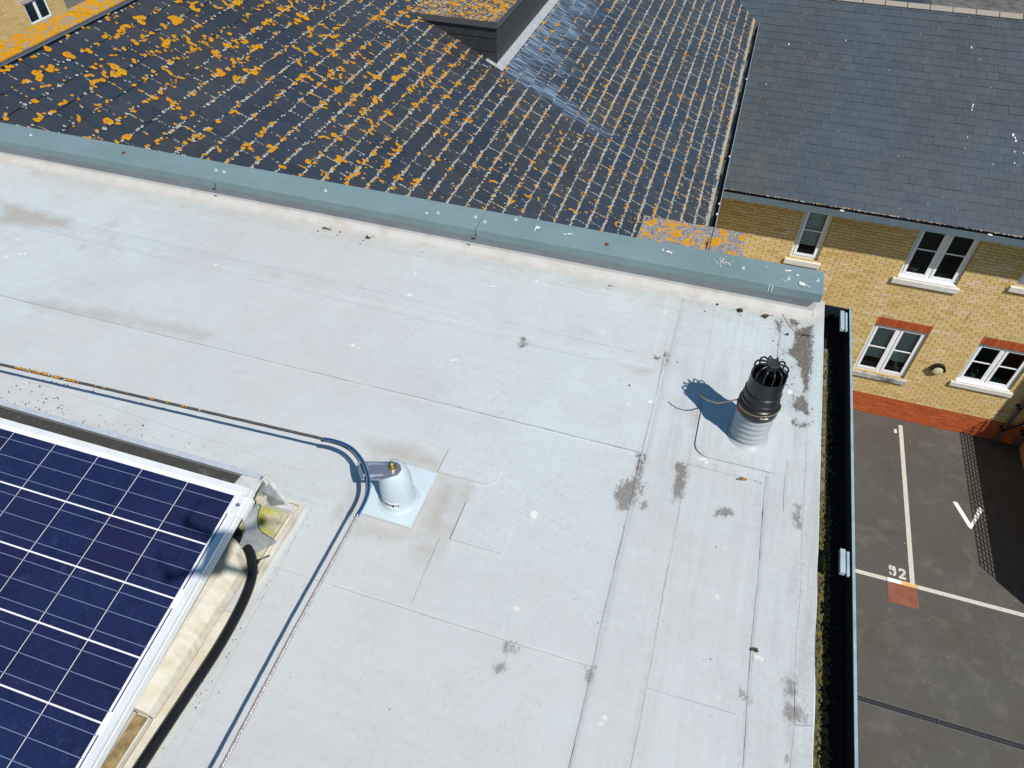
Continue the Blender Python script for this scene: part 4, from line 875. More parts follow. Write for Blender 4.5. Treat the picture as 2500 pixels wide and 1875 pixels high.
for x_, wd, vv in ((-.02, .03, .45), (.122, .025, .40), (.375, .03, .60), (.05, .06, .2)): grime = np.maximum(grime, np.clip(1-np.abs(GX-x_)/wd, 0, 1)*vv)
grime = np.maximum(grime, ((GY > 1.99) & (GY < 2.09) & (GX < -1.2))*.22)
grime = np.maximum(grime, ((GY > 1.54) & (GY < 1.62) & (GX < -1.5))*.18)
Z = np.zeros_like(GX)+.0012*np.sin(GX*5.1+GY*2)+.001*np.sin(GY*11+GX*1.7)
Z += .0025*np.exp(-((GX-.50)/.02)**2)*np.sin(GY*17)*(GY < 1.5)
Z += .0013*((GY > 1.547) & (GX < -.03))+.0012*(GY > 1.97-.02*GX)*(GX < -.08)-.0010*((GY < .787) & (GX < -.02))+.0012*((GX > -.022) & (GX < .123))+.0012*(GX > .384)
edge = np.clip((RX-GX)/.03, 0, 1); Z *= edge
nx, ny = len(xs), len(ys); V = np.stack([GX.ravel(), GY.ravel(), Z.ravel()+ZR], 1)-np.array(fb['_w'])
idx = np.arange(nx*ny).reshape(ny, nx); Q = np.stack([idx[:-1, :-1], idx[:-1, 1:], idx[1:, 1:], idx[1:, :-1]], -1).reshape(-1, 4)
me = bpy.data.meshes.new('roof_membrane'); me.vertices.add(len(V)); me.vertices.foreach_set('co', V.astype(np.float32).ravel())
me.loops.add(Q.size); me.loops.foreach_set('vertex_index', Q.astype(np.int32).ravel()); me.polygons.add(len(Q))
me.polygons.foreach_set('loop_start', (np.arange(len(Q))*4).astype(np.int32)); me.polygons.foreach_set('loop_total', np.full(len(Q), 4, np.int32)); me.update(calc_edges=True)
me.polygons.foreach_set('use_smooth', [True]*len(Q))
for nm, A in (('dirt', dirt), ('white', white), ('tan', tan), ('grime', grime)):
    at = me.attributes.new(nm, 'FLOAT', 'POINT'); at.data.foreach_set('value', A.astype(np.float32).ravel())
me.materials.append(MEMB); o = bpy.data.objects.new('roof_membrane', me); COL.objects.link(o); o.parent = fb; o['_w'] = fb['_w']
b = MB(); b.box(-12, -3.4, -9, PY, ZR-.05, ZR); b.box(-3.4, RX, -9, .15, ZR-.05, ZR); b.build('outer_membrane', MEMB, fb)
# edge drip of the membrane, slightly wavy towards the camera
b = MB(); n = 260; pr = None
for i in range(n):
    y = -2+(2.585+2)*i/(n-1); wv = (.0035*math.sin(y*23)+.004*math.sin(y*9+1))*(1 if y < 1.35 else .12)
    cur = [(RX-.001, y, ZR+.0005), (RX+.003+wv*.4, y, ZR-.002), (RX+.004+wv*.8, y, ZR-.026), (RX+.001+wv*.8, y, ZR-.045)]
    if pr:
        for j in range(3): b.face([pr[j], cur[j], cur[j+1], pr[j+1]])
    pr = cur
b.build('membrane_drip', PATCH_OLD, fb, smooth=True)
# seams: every lap of the membrane shows as a thin dirt line of uneven width
def seam(p0, p1, wd=.0016, faint=False):
    b = MB(); p0, p1 = Vector((*p0, 0)), Vector((*p1, 0)); L = (p1-p0).length; d = (p1-p0)/L; nr_ = Vector((-d.y, d.x, 0)); n = max(4, int(L/.03)); off = 0; pr = None; w_ = wd
    for i in range(n+1):
        off = off*.93+rng.normal(0, .0005); w_ = max(.0002, w_*.6+.4*wd*rng.uniform(.1, 1.5))
        c = p0+d*(L*i/n)+nr_*off; k = w_*(2.2 if rng.random() < .04 else 1); z = ZR+.0062
        cur = ((c.x-nr_.x*k/2, c.y-nr_.y*k/2, z), (c.x+nr_.x*k/2, c.y+nr_.y*k/2, z))
        if pr: b.face([pr[0], cur[0], cur[1], pr[1]])
        pr = cur
    b.build('membrane_seam', SEAMF if faint else SEAM, fb)
for s in (((-3.4, 1.545), (-.035, 1.55), .0015), ((.122, 1.55), (.36, 1.55), .0009), ((-3.4, 1.995), (-.08, 1.94), .0009, 1), ((-3.4, 2.10), (-.1, 2.03), .0008, 1), ((-1.0, .785), (-.02, .787), .0011),
          ((.128, .775), (.36, .78), .0008, 1), ((-.035, 2.07), (-.016, .15), .0014), ((.126, 1.60), (.12, .15), .0011), ((.119, 2.07), (.126, 1.60), .0008, 1), ((.381, 2.40), (.381, 1.93), .0021), ((.381, 1.58), (.39, .15), .0016),
          ((-2.3, 2.36), (.35, 2.33), .0009, 1), ((.497, 2.35), (.50, .15), .0008, 1), ((.44, 1.66), (.445, 1.45), .0014), ((.47, .93), (.535, .93), .0010), ((.505, .80), (.545, .81), .0010), ((.502, .93), (.502, .80), .0012),
          ((-2.9, 1.205), (-1.1, 1.13), .0008, 1), ((-1.13, 1.03), (-.97, 1.02), .0010), ((-1.0, .93), (-.93, .925), .0010), ((-.985, .90), (-.94, .15), .0008, 1), ((-1.0, 1.02), (-.97, .75), .0008, 1), ((-.56, 1.03), (-.555, .80), .001, 1), ((-.92, 1.34), (-.955, 1.20), .001, 1)):
    seam(*s)
def rrect(x0, x1, y0, y1, r, corners=(1, 1, 1, 1)):
    out = []
    for (cx, cy, a0, k) in ((x1-r, y0+r, -90, corners[1]), (x1-r, y1-r, 0, corners[2]), (x0+r, y1-r, 90, corners[3]), (x0+r, y0+r, 180, corners[0])):
        if k:
            for q in range(7): a = R(a0+q*15); out.append((cx+r*math.cos(a), cy+r*math.sin(a)))
        else: out.append((cx+(r if cx > (x0+x1)/2 else -r), cy+(r if cy > (y0+y1)/2 else -r)))
    return out
def patch(pts, mat, h=.0022, label=None):
    b = MB(); b.prism(pts, ZR+.0015, ZR+.0058+h); o = b.build('membrane_patch', mat, fb)
    if label: o['label'] = label
    cx = sum(p[0] for p in pts)/len(pts); cy = sum(p[1] for p in pts)/len(pts)
    b = MB(); q = [(cx+(x-cx)*1.0+(.0005 if x > cx else -.0009), cy+(y-cy)+(.0004 if y > cy else -.0009)) for x, y in pts]
    b.prism(q, ZR+.0012, ZR+.0054); b.build('patch_edge', SEAMF, o)
patch([(-.842, 1.036), (-.661, 1.034), (-.659, 1.252), (-.845, 1.255)], PATCH_NEW, label='fresh pale square patch under the anchor post')
patch(rrect(-.662, -.465, 1.262, 1.385, .04, (0, 1, 1, 1)), PATCH_OLD, .0006, label='purplish rounded patch behind the anchor post')
patch(rrect(-.53, -.368, 1.037, 1.178, .035, (0, 0, 1, 0)), PATCH_OLD, .0004, 'rounded patch right of the anchor post')
patch(rrect(.135, .445, 1.600, 1.885, .05), PATCH_OLD, .0004, 'large rounded patch around the vent pipe')
# kerb, upstand and capping
b = MB(); prf = [(2.420, ZR+.0), (2.448, ZR+.003), (2.464, ZR+.010), (2.474, ZR+.022), (2.481, ZR+.100)]
for (y0, z0), (y1, z1) in zip(prf[:-1], prf[1:]): b.face([(-12, y0, z0), (.50, y0, z0), (.50, y1, z1), (-12, y1, z1)])
b.face([(.50, 2.420, ZR), (RX, 2.420, ZR), (RX, 2.585, ZR), (.50, 2.585, ZR)])
b.face([(.50, 2.420, ZR), (.503, 2.58, ZR), (.499, 2.58, ZR+.100), (.499, 2.481, ZR+.100), (.50, 2.474, ZR+.022), (.50, 2.45, ZR+.004)])
kerb = b.build('parapet_upstand', mat_patch('kerb_membrane', (0.50, 0.49, 0.475), (0.44, 0.41, 0.37)), fb, smooth=False)
b = MB(); b.box(-12, .49, 2.484, 2.580, ZG, ZR+.092); b.build('parapet_wall', WALLB, fb)
CY0, CY1, CZ = 2.4415, 2.5925, -1.765
def capsec(x0, x1):
    b = MB()
    b.hexa([(x0, CY0+.005, CZ-.046), (x1, CY0+.005, CZ-.046), (x1, CY1, CZ-.04), (x0, CY1, CZ-.04), (x0, CY0, CZ), (x1, CY0, CZ), (x1, CY1, CZ+.004), (x0, CY1, CZ+.004)])
    return b.build('parapet_capping', CAPM, fb, bevel=.0025)
secs = [capsec(-6, -3.65), capsec(-3.648, -2.285), capsec(-2.2835, -.9555), capsec(-.954, .504)]
b = MB()
for x in (-2.285, -.9555): b.box(x-.0006, x+.0021, CY0+.003, CY1-.003, CZ-.043, CZ-.001); b.box(x-.018, x+.0, CY0-.0015, CY0-.0002, CZ-.055, CZ-.046)
b.build('capping_joint', CAPD, fb)
def screw(x, y, par, mat=GALV, rusty=False):
    b = MB(); z = CZ+.002; b.lathe([(.0001, z+.0035), (.0085, z+.003), (.0095, z), ], (x, y), 16); b.prism([(x+.0042*math.cos(q), y+.0042*math.sin(q)) for q in np.linspace(0, 6.28, 7)[:-1]], z+.003, z+.0095)
    b.build('capping_screw', RUST if rusty else mat, par)
for x, y, i, ru in ((-3.505, 2.578, 1, 0), (-2.91, 2.570, 1, 1), (-2.363, 2.569, 1, 0), (-2.341+.025, 2.567, 2, 0), (-1.758, 2.566, 2, 0), (-1.178, 2.556, 2, 0), (-1.004, 2.577, 2, 0), (-.95, 2.553, 3, 0), (-.389, 2.553, 3, 1), (.189, 2.566, 3, 0), (.372, 2.55, 3, 0), (.487, 2.575, 3, 0), (-.822, 2.612, 3, 0)):
    screw(x*CZ/-1.8, y*CZ/-1.8, secs[i], rusty=bool(ru))
def splat(x, y, rx, ry, z=CZ+.0052, n=11, rot=0):
    pts = []; x *= CZ/-1.8; y *= CZ/-1.8
    for q in np.linspace(0, 2*math.pi, n+1)[:-1]:
        k = rng.uniform(.5, 1.1); u, v = rx*k*math.cos(q), ry*k*math.sin(q); pts.append((x+u*math.cos(rot)-v*math.sin(rot), y+u*math.sin(rot)+v*math.cos(rot), z))
    b = MB(); b.face(pts); b.build('bird_dropping', GUANO, secs[3] if x > -.94 else secs[2])
for q in ((-1.224, 2.534, .010, .008), (-.71, 2.58, .013, .014), (-.715, 2.56, .004, .016), (-.561, 2.578, .022, .006, .5), (-.58, 2.568, .008, .006), (-.128, 2.581, .028, .010, -.4), (-.145, 2.588, .014, .012), (.371, 2.602, .020, .007, .3), (.408, 2.582, .009, .008), (.427, 2.529, .022, .012, -.4), (.450, 2.520, .018, .003, -.6), (.36, 2.525, .02, .002, -.5), (.285, 2.60, .005, .003)):
    splat(q[0], q[1], q[2], q[3], rot=q[4] if len(q) > 4 else 0)
for i in range(34): splat(.099+rng.normal(0, .022), 2.579+rng.normal(0, .014), rng.uniform(.002, .007), rng.uniform(.002, .005), n=6)
for x in (.297, .309):
    b = MB(); b.face([(x, CY0-.0006, CZ), (x+.004, CY0-.0006, CZ), (x+.0035, CY0-.0006, CZ-.034), (x+.001, CY0-.0006, CZ-.036)]); b.build('bird_dropping', GUANO, secs[3])

# edge gutter of the flat roof
b = MB(); GZ0, GZ1 = -2.055, -1.957
b.box(.46, .669, -6, 2.64, GZ0-.006, GZ0); b.box(.664, .669, -6, 2.64, GZ0, GZ1); b.box(.46, .664, 2.634, 2.640, GZ0, GZ1)
gg = b.build('edge_gutter', simple('dark_blue_gutter', (0.014, 0.020, 0.028), .5, c2=(0.010, 0.012, 0.014), sc=8), fb)
b = MB(); b.box(.6632, .6715, -6, 2.642, GZ1+.0005, GZ1+.006); b.build('gutter_lip', simple('blue_grey_lip', (0.30, 0.42, 0.46), .45), gg)
b = MB(); b.box(.46, .657, -6, 2.63, GZ0+.001, GZ0+.004); b.build('gutter_silt', GUTIN, gg)
b = MB(); b.box(.548, .6, -3, 1.62, GZ0+.0045, GZ0+.006); b.build('gutter_peat', MOSS, gg)
b = MB()
for i in range(3600):
    y = rng.uniform(-.4, 2.44); xm = .606; f = fld(5, y*4)
    thick = 1.0 if y < 1.62 else (.35 if y < 2.45 else 0)
    if rng.random() > thick*(.45+.7*f): continue
    x = rng.uniform(.575, .620+.012*f); s_ = rng.uniform(.003, .0085)
    z = GZ0+.004; pts = [(x+s_*math.cos(q)*rng.uniform(.6, 1.1), y+s_*math.sin(q)*rng.uniform(.6, 1.3)) for q in np.linspace(0, 6.28, 6)[:-1]]
    b.prism(pts, z, z+rng.uniform(.002, .008))
b.build('gutter_moss', MOSS, gg)['kind'] = 'stuff'
b = MB(); b.box(.548, .614, 1.62, 2.46, GZ0+.0045, GZ0+.007); b.build('gutter_deposit', simple('beige_silt', (0.20, 0.175, 0.11), .95, c2=(0.13, 0.115, 0.075), sc=14, bump=.8), gg)
b = MB()
for i in range(150):
    x = rng.uniform(.6, .65); y = rng.uniform(.2, 2.5); a = rng.uniform(0, 6.28); l = rng.uniform(.002, .009)
    b.obox((x, y, GZ0+.005), (l*math.cos(a), l*math.sin(a), 0), (-.0015*math.sin(a), .0015*math.cos(a), 0), (0, 0, .002))
b.build('gutter_chaff', simple('pale_chaff', (0.22, 0.22, 0.20), .8), gg)['kind'] = 'stuff'
for y0, y1 in ((2.492, 2.612), (1.325, 1.412)):
    b = MB(); b.box(.6275, .6435, y0, y1, GZ1-.010, GZ1+.006); b.box(.6475, .6560, y0-.004, y1-.004, GZ1-.006, GZ1+.004)
    b.build('gutter_bracket', simple('pale_blue_bracket', (0.40, 0.50, 0.53), .45), gg, bevel=.0015)

# ================================================================== THINGS ON THE ROOF
VX, VY = .301, 1.737
t = thing('vent_pipe', (VX, VY, ZR), 'black caged soil vent pipe rising from a ribbed grey sleeve near the roof edge', 'vent pipe')
ln = (-.012, 0)
pr = [(.078, 0.004), (.0655, .008), (.061, .016)]
for i in range(5):
    z = .018+i*.024; pr += [(.0575, z), (.0585, z+.006), (.0625, z+.012), (.0585, z+.018)]
pr += [(.0575, .15), (.057, .18)]
b = MB(); b.lathe([(r_, ZR+z) for r_, z in pr], (VX, VY), 48, lean=ln); b.build('sleeve', SLEEVE, t, smooth=True)
vx2 = VX+ln[0]*.15
b = MB(); b.lathe([(.055, ZR+.145), (.0665, ZR+.146), (.0672, ZR+.156), (.0668, ZR+.180), (.0650, ZR+.186), (.0605, ZR+.190), (.0590, ZR+.196), (.0612, ZR+.200), (.0612, ZR+.206), (.0575, ZR+.210), (.0570, ZR+.226), (.0590, ZR+.230), (.0590, ZR+.236), (.0550, ZR+.240), (.054, ZR+.25)], (vx2, VY), 64, lean=ln); b.build('collar', BLACKP, t)
b = MB(); b.lathe([(.0545, ZR+.236), (.0552, ZR+.245), (.0552, ZR+.302), (.0530, ZR+.303), (.0515, ZR+.300), (.0510, ZR+.10), (.0001, ZR+.10)], (vx2-.001, VY), 64); b.build('outlet_ring', BLACKP, t)
cx, cy = vx2-.001, VY
b = MB()
for i in range(12):
    a = 2*math.pi*i/12+.2; P = []
    for j in range(13):
        u = j/12; th = u*R(150)
        rr_ = .019+.034*math.sin(R(8)+th*.98) if u > .12 else .019+.06*u
        rr_ = min(rr_, .0545); z = ZR+.352-.014*(1-math.cos(th))*1.6-.012*u
        if u > .55: z -= (u-.55)*.10; rr_ = .0535-(u-.55)*.030
        P.append((cx+rr_*math.cos(a), cy+rr_*math.sin(a), z))
    b.tube(P, .0031, 6)
b.build('cage_wires', BLACKP, t, smooth=True)
b = MB(); b.lathe([(.0001, ZR+.338), (.021, ZR+.338), (.0215, ZR+.344), (.0215, ZR+.356), (.0185, ZR+.357), (.0175, ZR+.353), (.006, ZR+.352), (.004, ZR+.355), (.0001, ZR+.355)], (cx, cy), 32); b.build('cage_cap', simple('faded_black_plastic', (0.04, 0.045, 0.048), .5), t, smooth=False)
b = MB(); P = []
for i in range(15):
    a = R(-175+i*13); P.append((vx2+.0688*math.cos(a), VY+.0688*math.sin(a), ZR+.178-.004*math.sin(a*2)))
b.tube(P, .0022, 6)
P = [(vx2-.066, VY-.012, ZR+.178), (vx2-.085, VY-.012, ZR+.168), (.19, 1.716, ZR+.158), (.168, 1.710, ZR+.155), (.14, 1.712, ZR+.155), (.118, 1.722, ZR+.156), (.106, 1.732, ZR+.157)]
b.tube(P, .0024, 6); b.build('tie_strap', COPPER, t, smooth=True)
b = MB(); b.obox((vx2-.066, VY-.034, ZR+.160), (.014, -.018, 0), (.002, .002, 0), (0, 0, .016)); b.build('tie_buckle', RUST, t, bevel=.001)
for (a0, dz) in ((-78, .168), (-70, .166), (-62, .165), (-66, .170)):
    a = R(a0); c0 = Vector((vx2+.0678*math.cos(a), VY+.0678*math.sin(a), ZR+dz)); tn = Vector((-math.sin(a), math.cos(a), 0)); up_ = Vector((0, 0, 1))
    b = MB(); b.face([c0+tn*(.006*math.cos(q)*rng.uniform(.6, 1.1))+up_*(.0035*math.sin(q)*rng.uniform(.5, 1.1)) for q in np.linspace(0, 6.28, 9)[:-1]]); b.build('bird_dropping', GUANO, t)

# cable fall-arrest anchor
AX, AY = -.7387, 1.1196
t = thing('anchor_post', (AX, AY, ZR), 'pale membrane covered roof anchor post with steel arm and steel corner tube coloured blue as reflected sky', 'roof anchor')
b = MB(); pr = [(.068, .0085), (.058, .0105), (.0535, .015), (.0530, .035), (.0520, .09), (.0490, .13), (.0430, .158), (.034, .174), (.024, .1805), (.0001, .181)]
b.lathe([(r_, ZR+z) for r_, z in pr], (AX, AY), 40); b.build('post', POSTM, t, smooth=True)
NZ = ZR+.187; TZ = ZR+.195
b = MB(); b.lathe([(.0001, NZ+.024), (.0050, NZ+.024), (.0055, NZ+.012), (.0090, NZ+.011), (.0095, NZ+.005), (.0135, NZ+.004), (.014, NZ+.0005), (.014, NZ-.001)], (-.7353, 1.1133), 16); b.build('fixing_bolt', BRASS, t)
arm = [(-.846, 1.100), (-.8244, 1.1082), (-.7473, 1.132), (-.7285, 1.1356), (-.7153, 1.1288), (-.7059, 1.1124), (-.709, 1.0922), (-.7434, 1.0622), (-.78, 1.0503), (-.805, 1.043), (-.826, 1.068)]
b = MB(); b.prism(arm, NZ-.0035, NZ)
b.hexa([(-.838, 1.090, NZ), (-.755, 1.117, NZ), (-.758, 1.127, NZ), (-.842, 1.100, NZ), (-.838, 1.093, NZ+.009), (-.770, 1.117, NZ+.002), (-.771, 1.120, NZ+.002), (-.838, 1.096, NZ+.009)])
b.hexa([(-.802, 1.052, NZ), (-.742, 1.079, NZ), (-.748, 1.089, NZ), (-.808, 1.062, NZ), (-.802, 1.054, NZ+.010), (-.755, 1.078, NZ+.002), (-.757, 1.081, NZ+.002), (-.804, 1.058, NZ+.010)])
b.build('arm', STEEL, t, bevel=.001)
arc = [(-.9815, 1.1414), (-.9473, 1.1448), (-.9118, 1.1425), (-.8783, 1.1335), (-.8455, 1.1145), (-.8175, 1.0915), (-.7945, 1.0650), (-.7755, 1.0360), (-.7625, 1.0060), (-.7565, .976), (-.7550, .946), (-.7558, .9179)]
def smooth_path(P, n=6):
    out = []
    for i in range(len(P)-1):
        p0, p1, p2, p3 = P[max(i-1, 0)], P[i], P[i+1], P[min(i+2, len(P)-1)]
        for k in range(n):
            u = k/n; out.append(tuple(.5*((2*p1[c])+(-p0[c]+p2[c])*u+(2*p0[c]-5*p1[c]+4*p2[c]-p3[c])*u*u+(-p0[c]+3*p1[c]-3*p2[c]+p3[c])*u**3) for c in range(len(p0))))
    return out+[tuple(P[-1])]
arc3 = smooth_path([(x, y, TZ) for x, y in arc], 5)
b = MB(); b.tube(arc3, .0062, 16); arc4 = smooth_path([(x-.006, y-.006, TZ-.004) for x, y in arc], 5)
b2 = MB(); b2.tube(arc4, .0022, 8); b2.build('inner_wire', simple('dark_wire', (0.06, 0.055, 0.055), .5, .5), t, smooth=True)
b.build('corner_tube', simple('sky_tinted_steel_tube', (0.42, 0.55, 0.72), .12, 1.0, var=.1), t, smooth=True)  # stainless tube with the blue of reflected sky put into its base colour
# white sticker with black band of worn letters
b = MB(); bk = MB(); lt = MB()
def onpost(a, z, o_=.0008):
    rr_ = np.interp(z, [.015, .035, .09, .13], [.0535, .0530, .0520, .049])+o_; return (AX+rr_*math.cos(a), AY+rr_*math.sin(a), ZR+z)
A0, A1 = R(-150), R(-62)
for i in range(16):
    a, c = A0+(A1-A0)*i/16, A0+(A1-A0)*(i+1)/16
    b.face([onpost(a, .030), onpost(c, .030), onpost(c, .062), onpost(a, .062)]); bk.face([onpost(a, .040, .0014), onpost(c, .040, .0014), onpost(c, .053, .0014), onpost(a, .053, .0014)])
st = b.build('label_sticker', simple('white_sticker', (0.85, 0.85, 0.86), .4), t); bk.build('label_band', simple('black_band', (0.02, 0.02, 0.035), .4), t)
glyph = {'M': ['101', '111', '101', '101'], 'A': ['010', '101', '111', '101'], 'X': ['101', '010', '010', '101'], 'N': ['101', '111', '111', '101'], '8': ['111', '111', '101', '111'], '4': ['101', '111', '001', '001'], ' ': ['000']*4}
a = A0+R(8)
for ch in 'AX 4A MAN 88':
    for r_, row in enumerate(glyph[ch]):
        for q, v in enumerate(row):
            if v == '1': lt.face([onpost(a+q*.030, .0505-r_*.0027, .002), onpost(a+q*.030+.028, .0505-r_*.0027, .002), onpost(a+q*.030+.028, .0505-r_*.0027-.0025, .002), onpost(a+q*.030, .0505-r_*.0027-.0025, .002)])
    a += .114
lt.build('label_lettering', simple('white_letters', (0.85, 0.85, 0.86), .4), t)
# the cable itself: seven strands laid as a twisted rope
def rope(b, P, r, pitch, strands=5, step=.004):
    P = [Vector(p) for p in P]; L = [0]
    for a, c in zip(P[:-1], P[1:]): L.append(L[-1]+(c-a).length)
    n = max(8, int(L[-1]/step)); C = []
    for i in range(n+1):
        s = L[-1]*i/n; j = min(len(P)-2, max(0, np.searchsorted(L, s)-1)); u = (s-L[j])/max(1e-9, L[j+1]-L[j]); C.append((P[j].lerp(P[j+1], u), (P[j+1]-P[j]).normalized(), s))
    for k in range(strands):
        path = []
        for c, tg, s in C:
            x = tg.cross(Vector((0, 0, 1))).normalized(); y = x.cross(tg); th = 2*math.pi*(s/pitch+k/strands); path.append(c+(x*math.cos(th)+y*math.sin(th))*r*.52)
        b.tube(path, r*.50, 5)
CABD = simple('weathered_dark_cable', (0.055, 0.048, 0.045), .6, .3, c2=(0.11, 0.10, 0.095), sc=160)
CABS = simple('bright_steel_cable', (0.52, 0.47, 0.45), .35, .35, c2=(0.30, 0.26, 0.25), sc=160)
t = thing('safety_cable', (-2.0, 1.10, ZR+.19), 'twisted steel safety cable running round the anchor corner above the roof', 'safety cable')
b = MB(); rope(b, [(-4.2, 1.017, TZ), (-2.1937, 1.0948, TZ), (-.979, 1.1414, TZ)], .0052, .034); b.build('cable_run', CABD, t, smooth=True)['label'] = 'dark weathered cable run behind the solar panel'
b = MB(); rope(b, [(-.7558, .920, TZ), (-.7542, .5718, TZ), (-.7467, .2404, TZ), (-.730, -.5, TZ)], .0052, .034); b.build('cable_run', CABS, t, smooth=True)['label'] = 'bright steel cable run towards the camera'
bl3 = []
for i in range(70):
    x = rng.choice([rng.uniform(-2.12, -1.96), rng.uniform(-2.02, -1.87), rng.uniform(-2.15, -1.3)], p=[.6, .25, .15]); bl3.append((x, 1.0948+(x+2.1937)*.0384+rng.normal(0, .002), rng.uniform(.002, .0045), 1, float(rng.random() < .8), TZ+.0050))
lichen_mesh('cable_lichen', t, bl3, lambda s, v, h: (s, v, h))

# ------------------------------------------------------------------ solar panel
tl = R(8.637); rz = R(.4356)
P0 = Vector((-1.1294, .8800, -1.7129)); ex = Vector((-math.cos(rz), -math.sin(rz), 0)); ey = Vector((math.sin(rz)*math.cos(tl), -math.cos(tl)*math.cos(rz), -math.sin(tl))); en = ex.cross(ey).normalized()
if en.z < 0: en = -en
q3 = lambda u, v, h=0: P0+ex*u+ey*v+en*h
CX, CYP = .159, .159; NC, NRW = 10, 6; mg = .018; fl = .013
pan = thing('solar_panel', (-1.9, .4, ZR+.04), 'blue polycrystalline solar panel in a silver frame on the pale roof', 'solar panel')
U0, U1, V0, V1 = -mg, NC*CX+mg-.003, -.012, NRW*CYP+mg
b = MB(); b.face([q3(U0, V0, -.001), q3(U1, V0, -.001), q3(U1, V1, -.001), q3(U0, V1, -.001)]); b.build('backsheet', BACKS, pan)
b = MB()
for i in range(NC):
    for j in range(NRW):
        u0, u1, v0, v1 = i*CX+.0010, (i+1)*CX-.0010, j*CYP+.0022, (j+1)*CYP-.0022
        b.face([q3(u0, v0), q3(u1, v0), q3(u1, v1), q3(u0, v1)], rng.random())
b.build('solar_cells', CELL, pan)
b = MB()
for j in range(NRW):
    for k in (.17, .5, .83):
        v = j*CYP+CYP*k; b.face([q3(-.004, v-.00085, .0006), q3(NC*CX, v-.00085, .0006), q3(NC*CX, v+.00085, .0006), q3(-.004, v+.00085, .0006)])
b.build('busbars', BUSB, pan)
b = MB()
for j in range(NRW):
    if j % 2 == 0: b.face([q3(-.0105, j*CYP+.025, .0006), q3(-.0065, j*CYP+.025, .0006), q3(-.0065, (j+1)*CYP+.13, .0006), q3(-.0105, (j+1)*CYP+.13, .0006)])
b.build('margin_ribbon', BUSD, pan)
b = MB(); H = .040; o_ = .018
def fbar(u0, u1, v0, v1, h0, h1): b.obox(q3(u0, v0, h0), ex*(u1-u0), ey*(v1-v0), en*(h1-h0))
fbar(U0-o_, U0, V0-o_, V1+o_, -H+.003, .0035); fbar(U1, U1+o_, V0-o_, V1+o_, -H+.003, .0035); fbar(U0, U1, V0-o_, V0, -H+.003, .0035); fbar(U0, U1, V1, V1+o_, -H+.003, .0035)
for k in range(4): h = -.032+k*.0065; fbar(U0-o_-.0022, U0-o_, V0-o_, V1+o_, h, h+.0038)
b.build('frame', ALU, pan)

# rear wind deflector with its flange
t = thing('wind_deflector', (-2.1, .97, ZR), 'long galvanised wind deflector behind the upper edge of the solar panel', 'wind deflector')
b = MB(); yl = lambda x: (x+1.1)*.001
b.hexa([(-4.0, .953, -1.722), (-1.098, .955, -1.722), (-1.098, .973, -1.722), (-4.0, .970, -1.722), (-4.0, .953, -1.7195), (-1.098, .955, -1.7195), (-1.098, .973, -1.7195), (-4.0, .970, -1.7195)])
b.hexa([(-4.0, .985, ZR+.02), (-1.098, .988, ZR+.02), (-1.098, .990, ZR+.02), (-4.0, .987, ZR+.02), (-4.0, .968, -1.723), (-1.098, .971, -1.723), (-1.098, .973, -1.723), (-4.0, .970, -1.723)])
b.build('deflector_sheet', GALV, t, bevel=.0008)
dk = NT('scuffed_gap_shade', .7, .2); f_ = dk.noise(30, 6, .7, dk.scale((1, 2.2, 1)), .8)
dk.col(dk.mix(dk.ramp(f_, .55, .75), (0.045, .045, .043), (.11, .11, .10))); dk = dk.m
b = MB(); b.face([(-4.0, .84, -1.80), (-1.13, .84, -1.80), (-1.13, .966, -1.752), (-4.0, .963, -1.752)]); b.build('gap_shade_sheet', dk, t)  # scuffed dark sheet added to stand for the shade in the gap

# mounting bracket at the panel corner
t = thing('panel_bracket', (-1.09, .9, ZR+.03), 'pale metal mounting bracket clamping the top corner of the solar panel', 'bracket')
b = MB(); b.hexa([(-1.172, .885, -1.735), (-1.088, .880, -1.735), (-1.088, .958, -1.728), (-1.160, .956, -1.728), (-1.172, .885, -1.731), (-1.088, .880, -1.731), (-1.088, .958, -1.724), (-1.160, .956, -1.724)])
b.hexa([(-1.090, .955, -1.735), (-1.082, .955, -1.735), (-1.082, .978, -1.735), (-1.090, .978, -1.735), (-1.090, .955, -1.718), (-1.082, .955, -1.718), (-1.082, .978, -1.718), (-1.090, .978, -1.718)])
b.build('top_plate', WHITEB, t, bevel=.002)
b = MB(); b.obox((-1.085, .972, -1.724), (.052, -.004, -.145), (.010, 0, .004), (0, -.010, 0)); b.obox((-1.084, .925, -1.800), (.0, .046, .074), (.006, 0, 0), (0, -.006, .004))
b.obox((-1.110, .948, ZR+.052), (.090, .006, 0), (0, .018, 0), (0, 0, .006)); b.obox((-1.110, .946, ZR+.032), (.090, .006, 0), (0, .002, 0), (0, 0, .026)); b.build('rear_leg', WHITEB, t, bevel=.001)
b = MB(); b.face([(-1.083, .930, -1.742), (-1.081, .972, -1.730), (-1.034, .966, ZR+.056), (-1.088, .944, ZR+.056)]); b.build('gusset', GREYCAST, t)
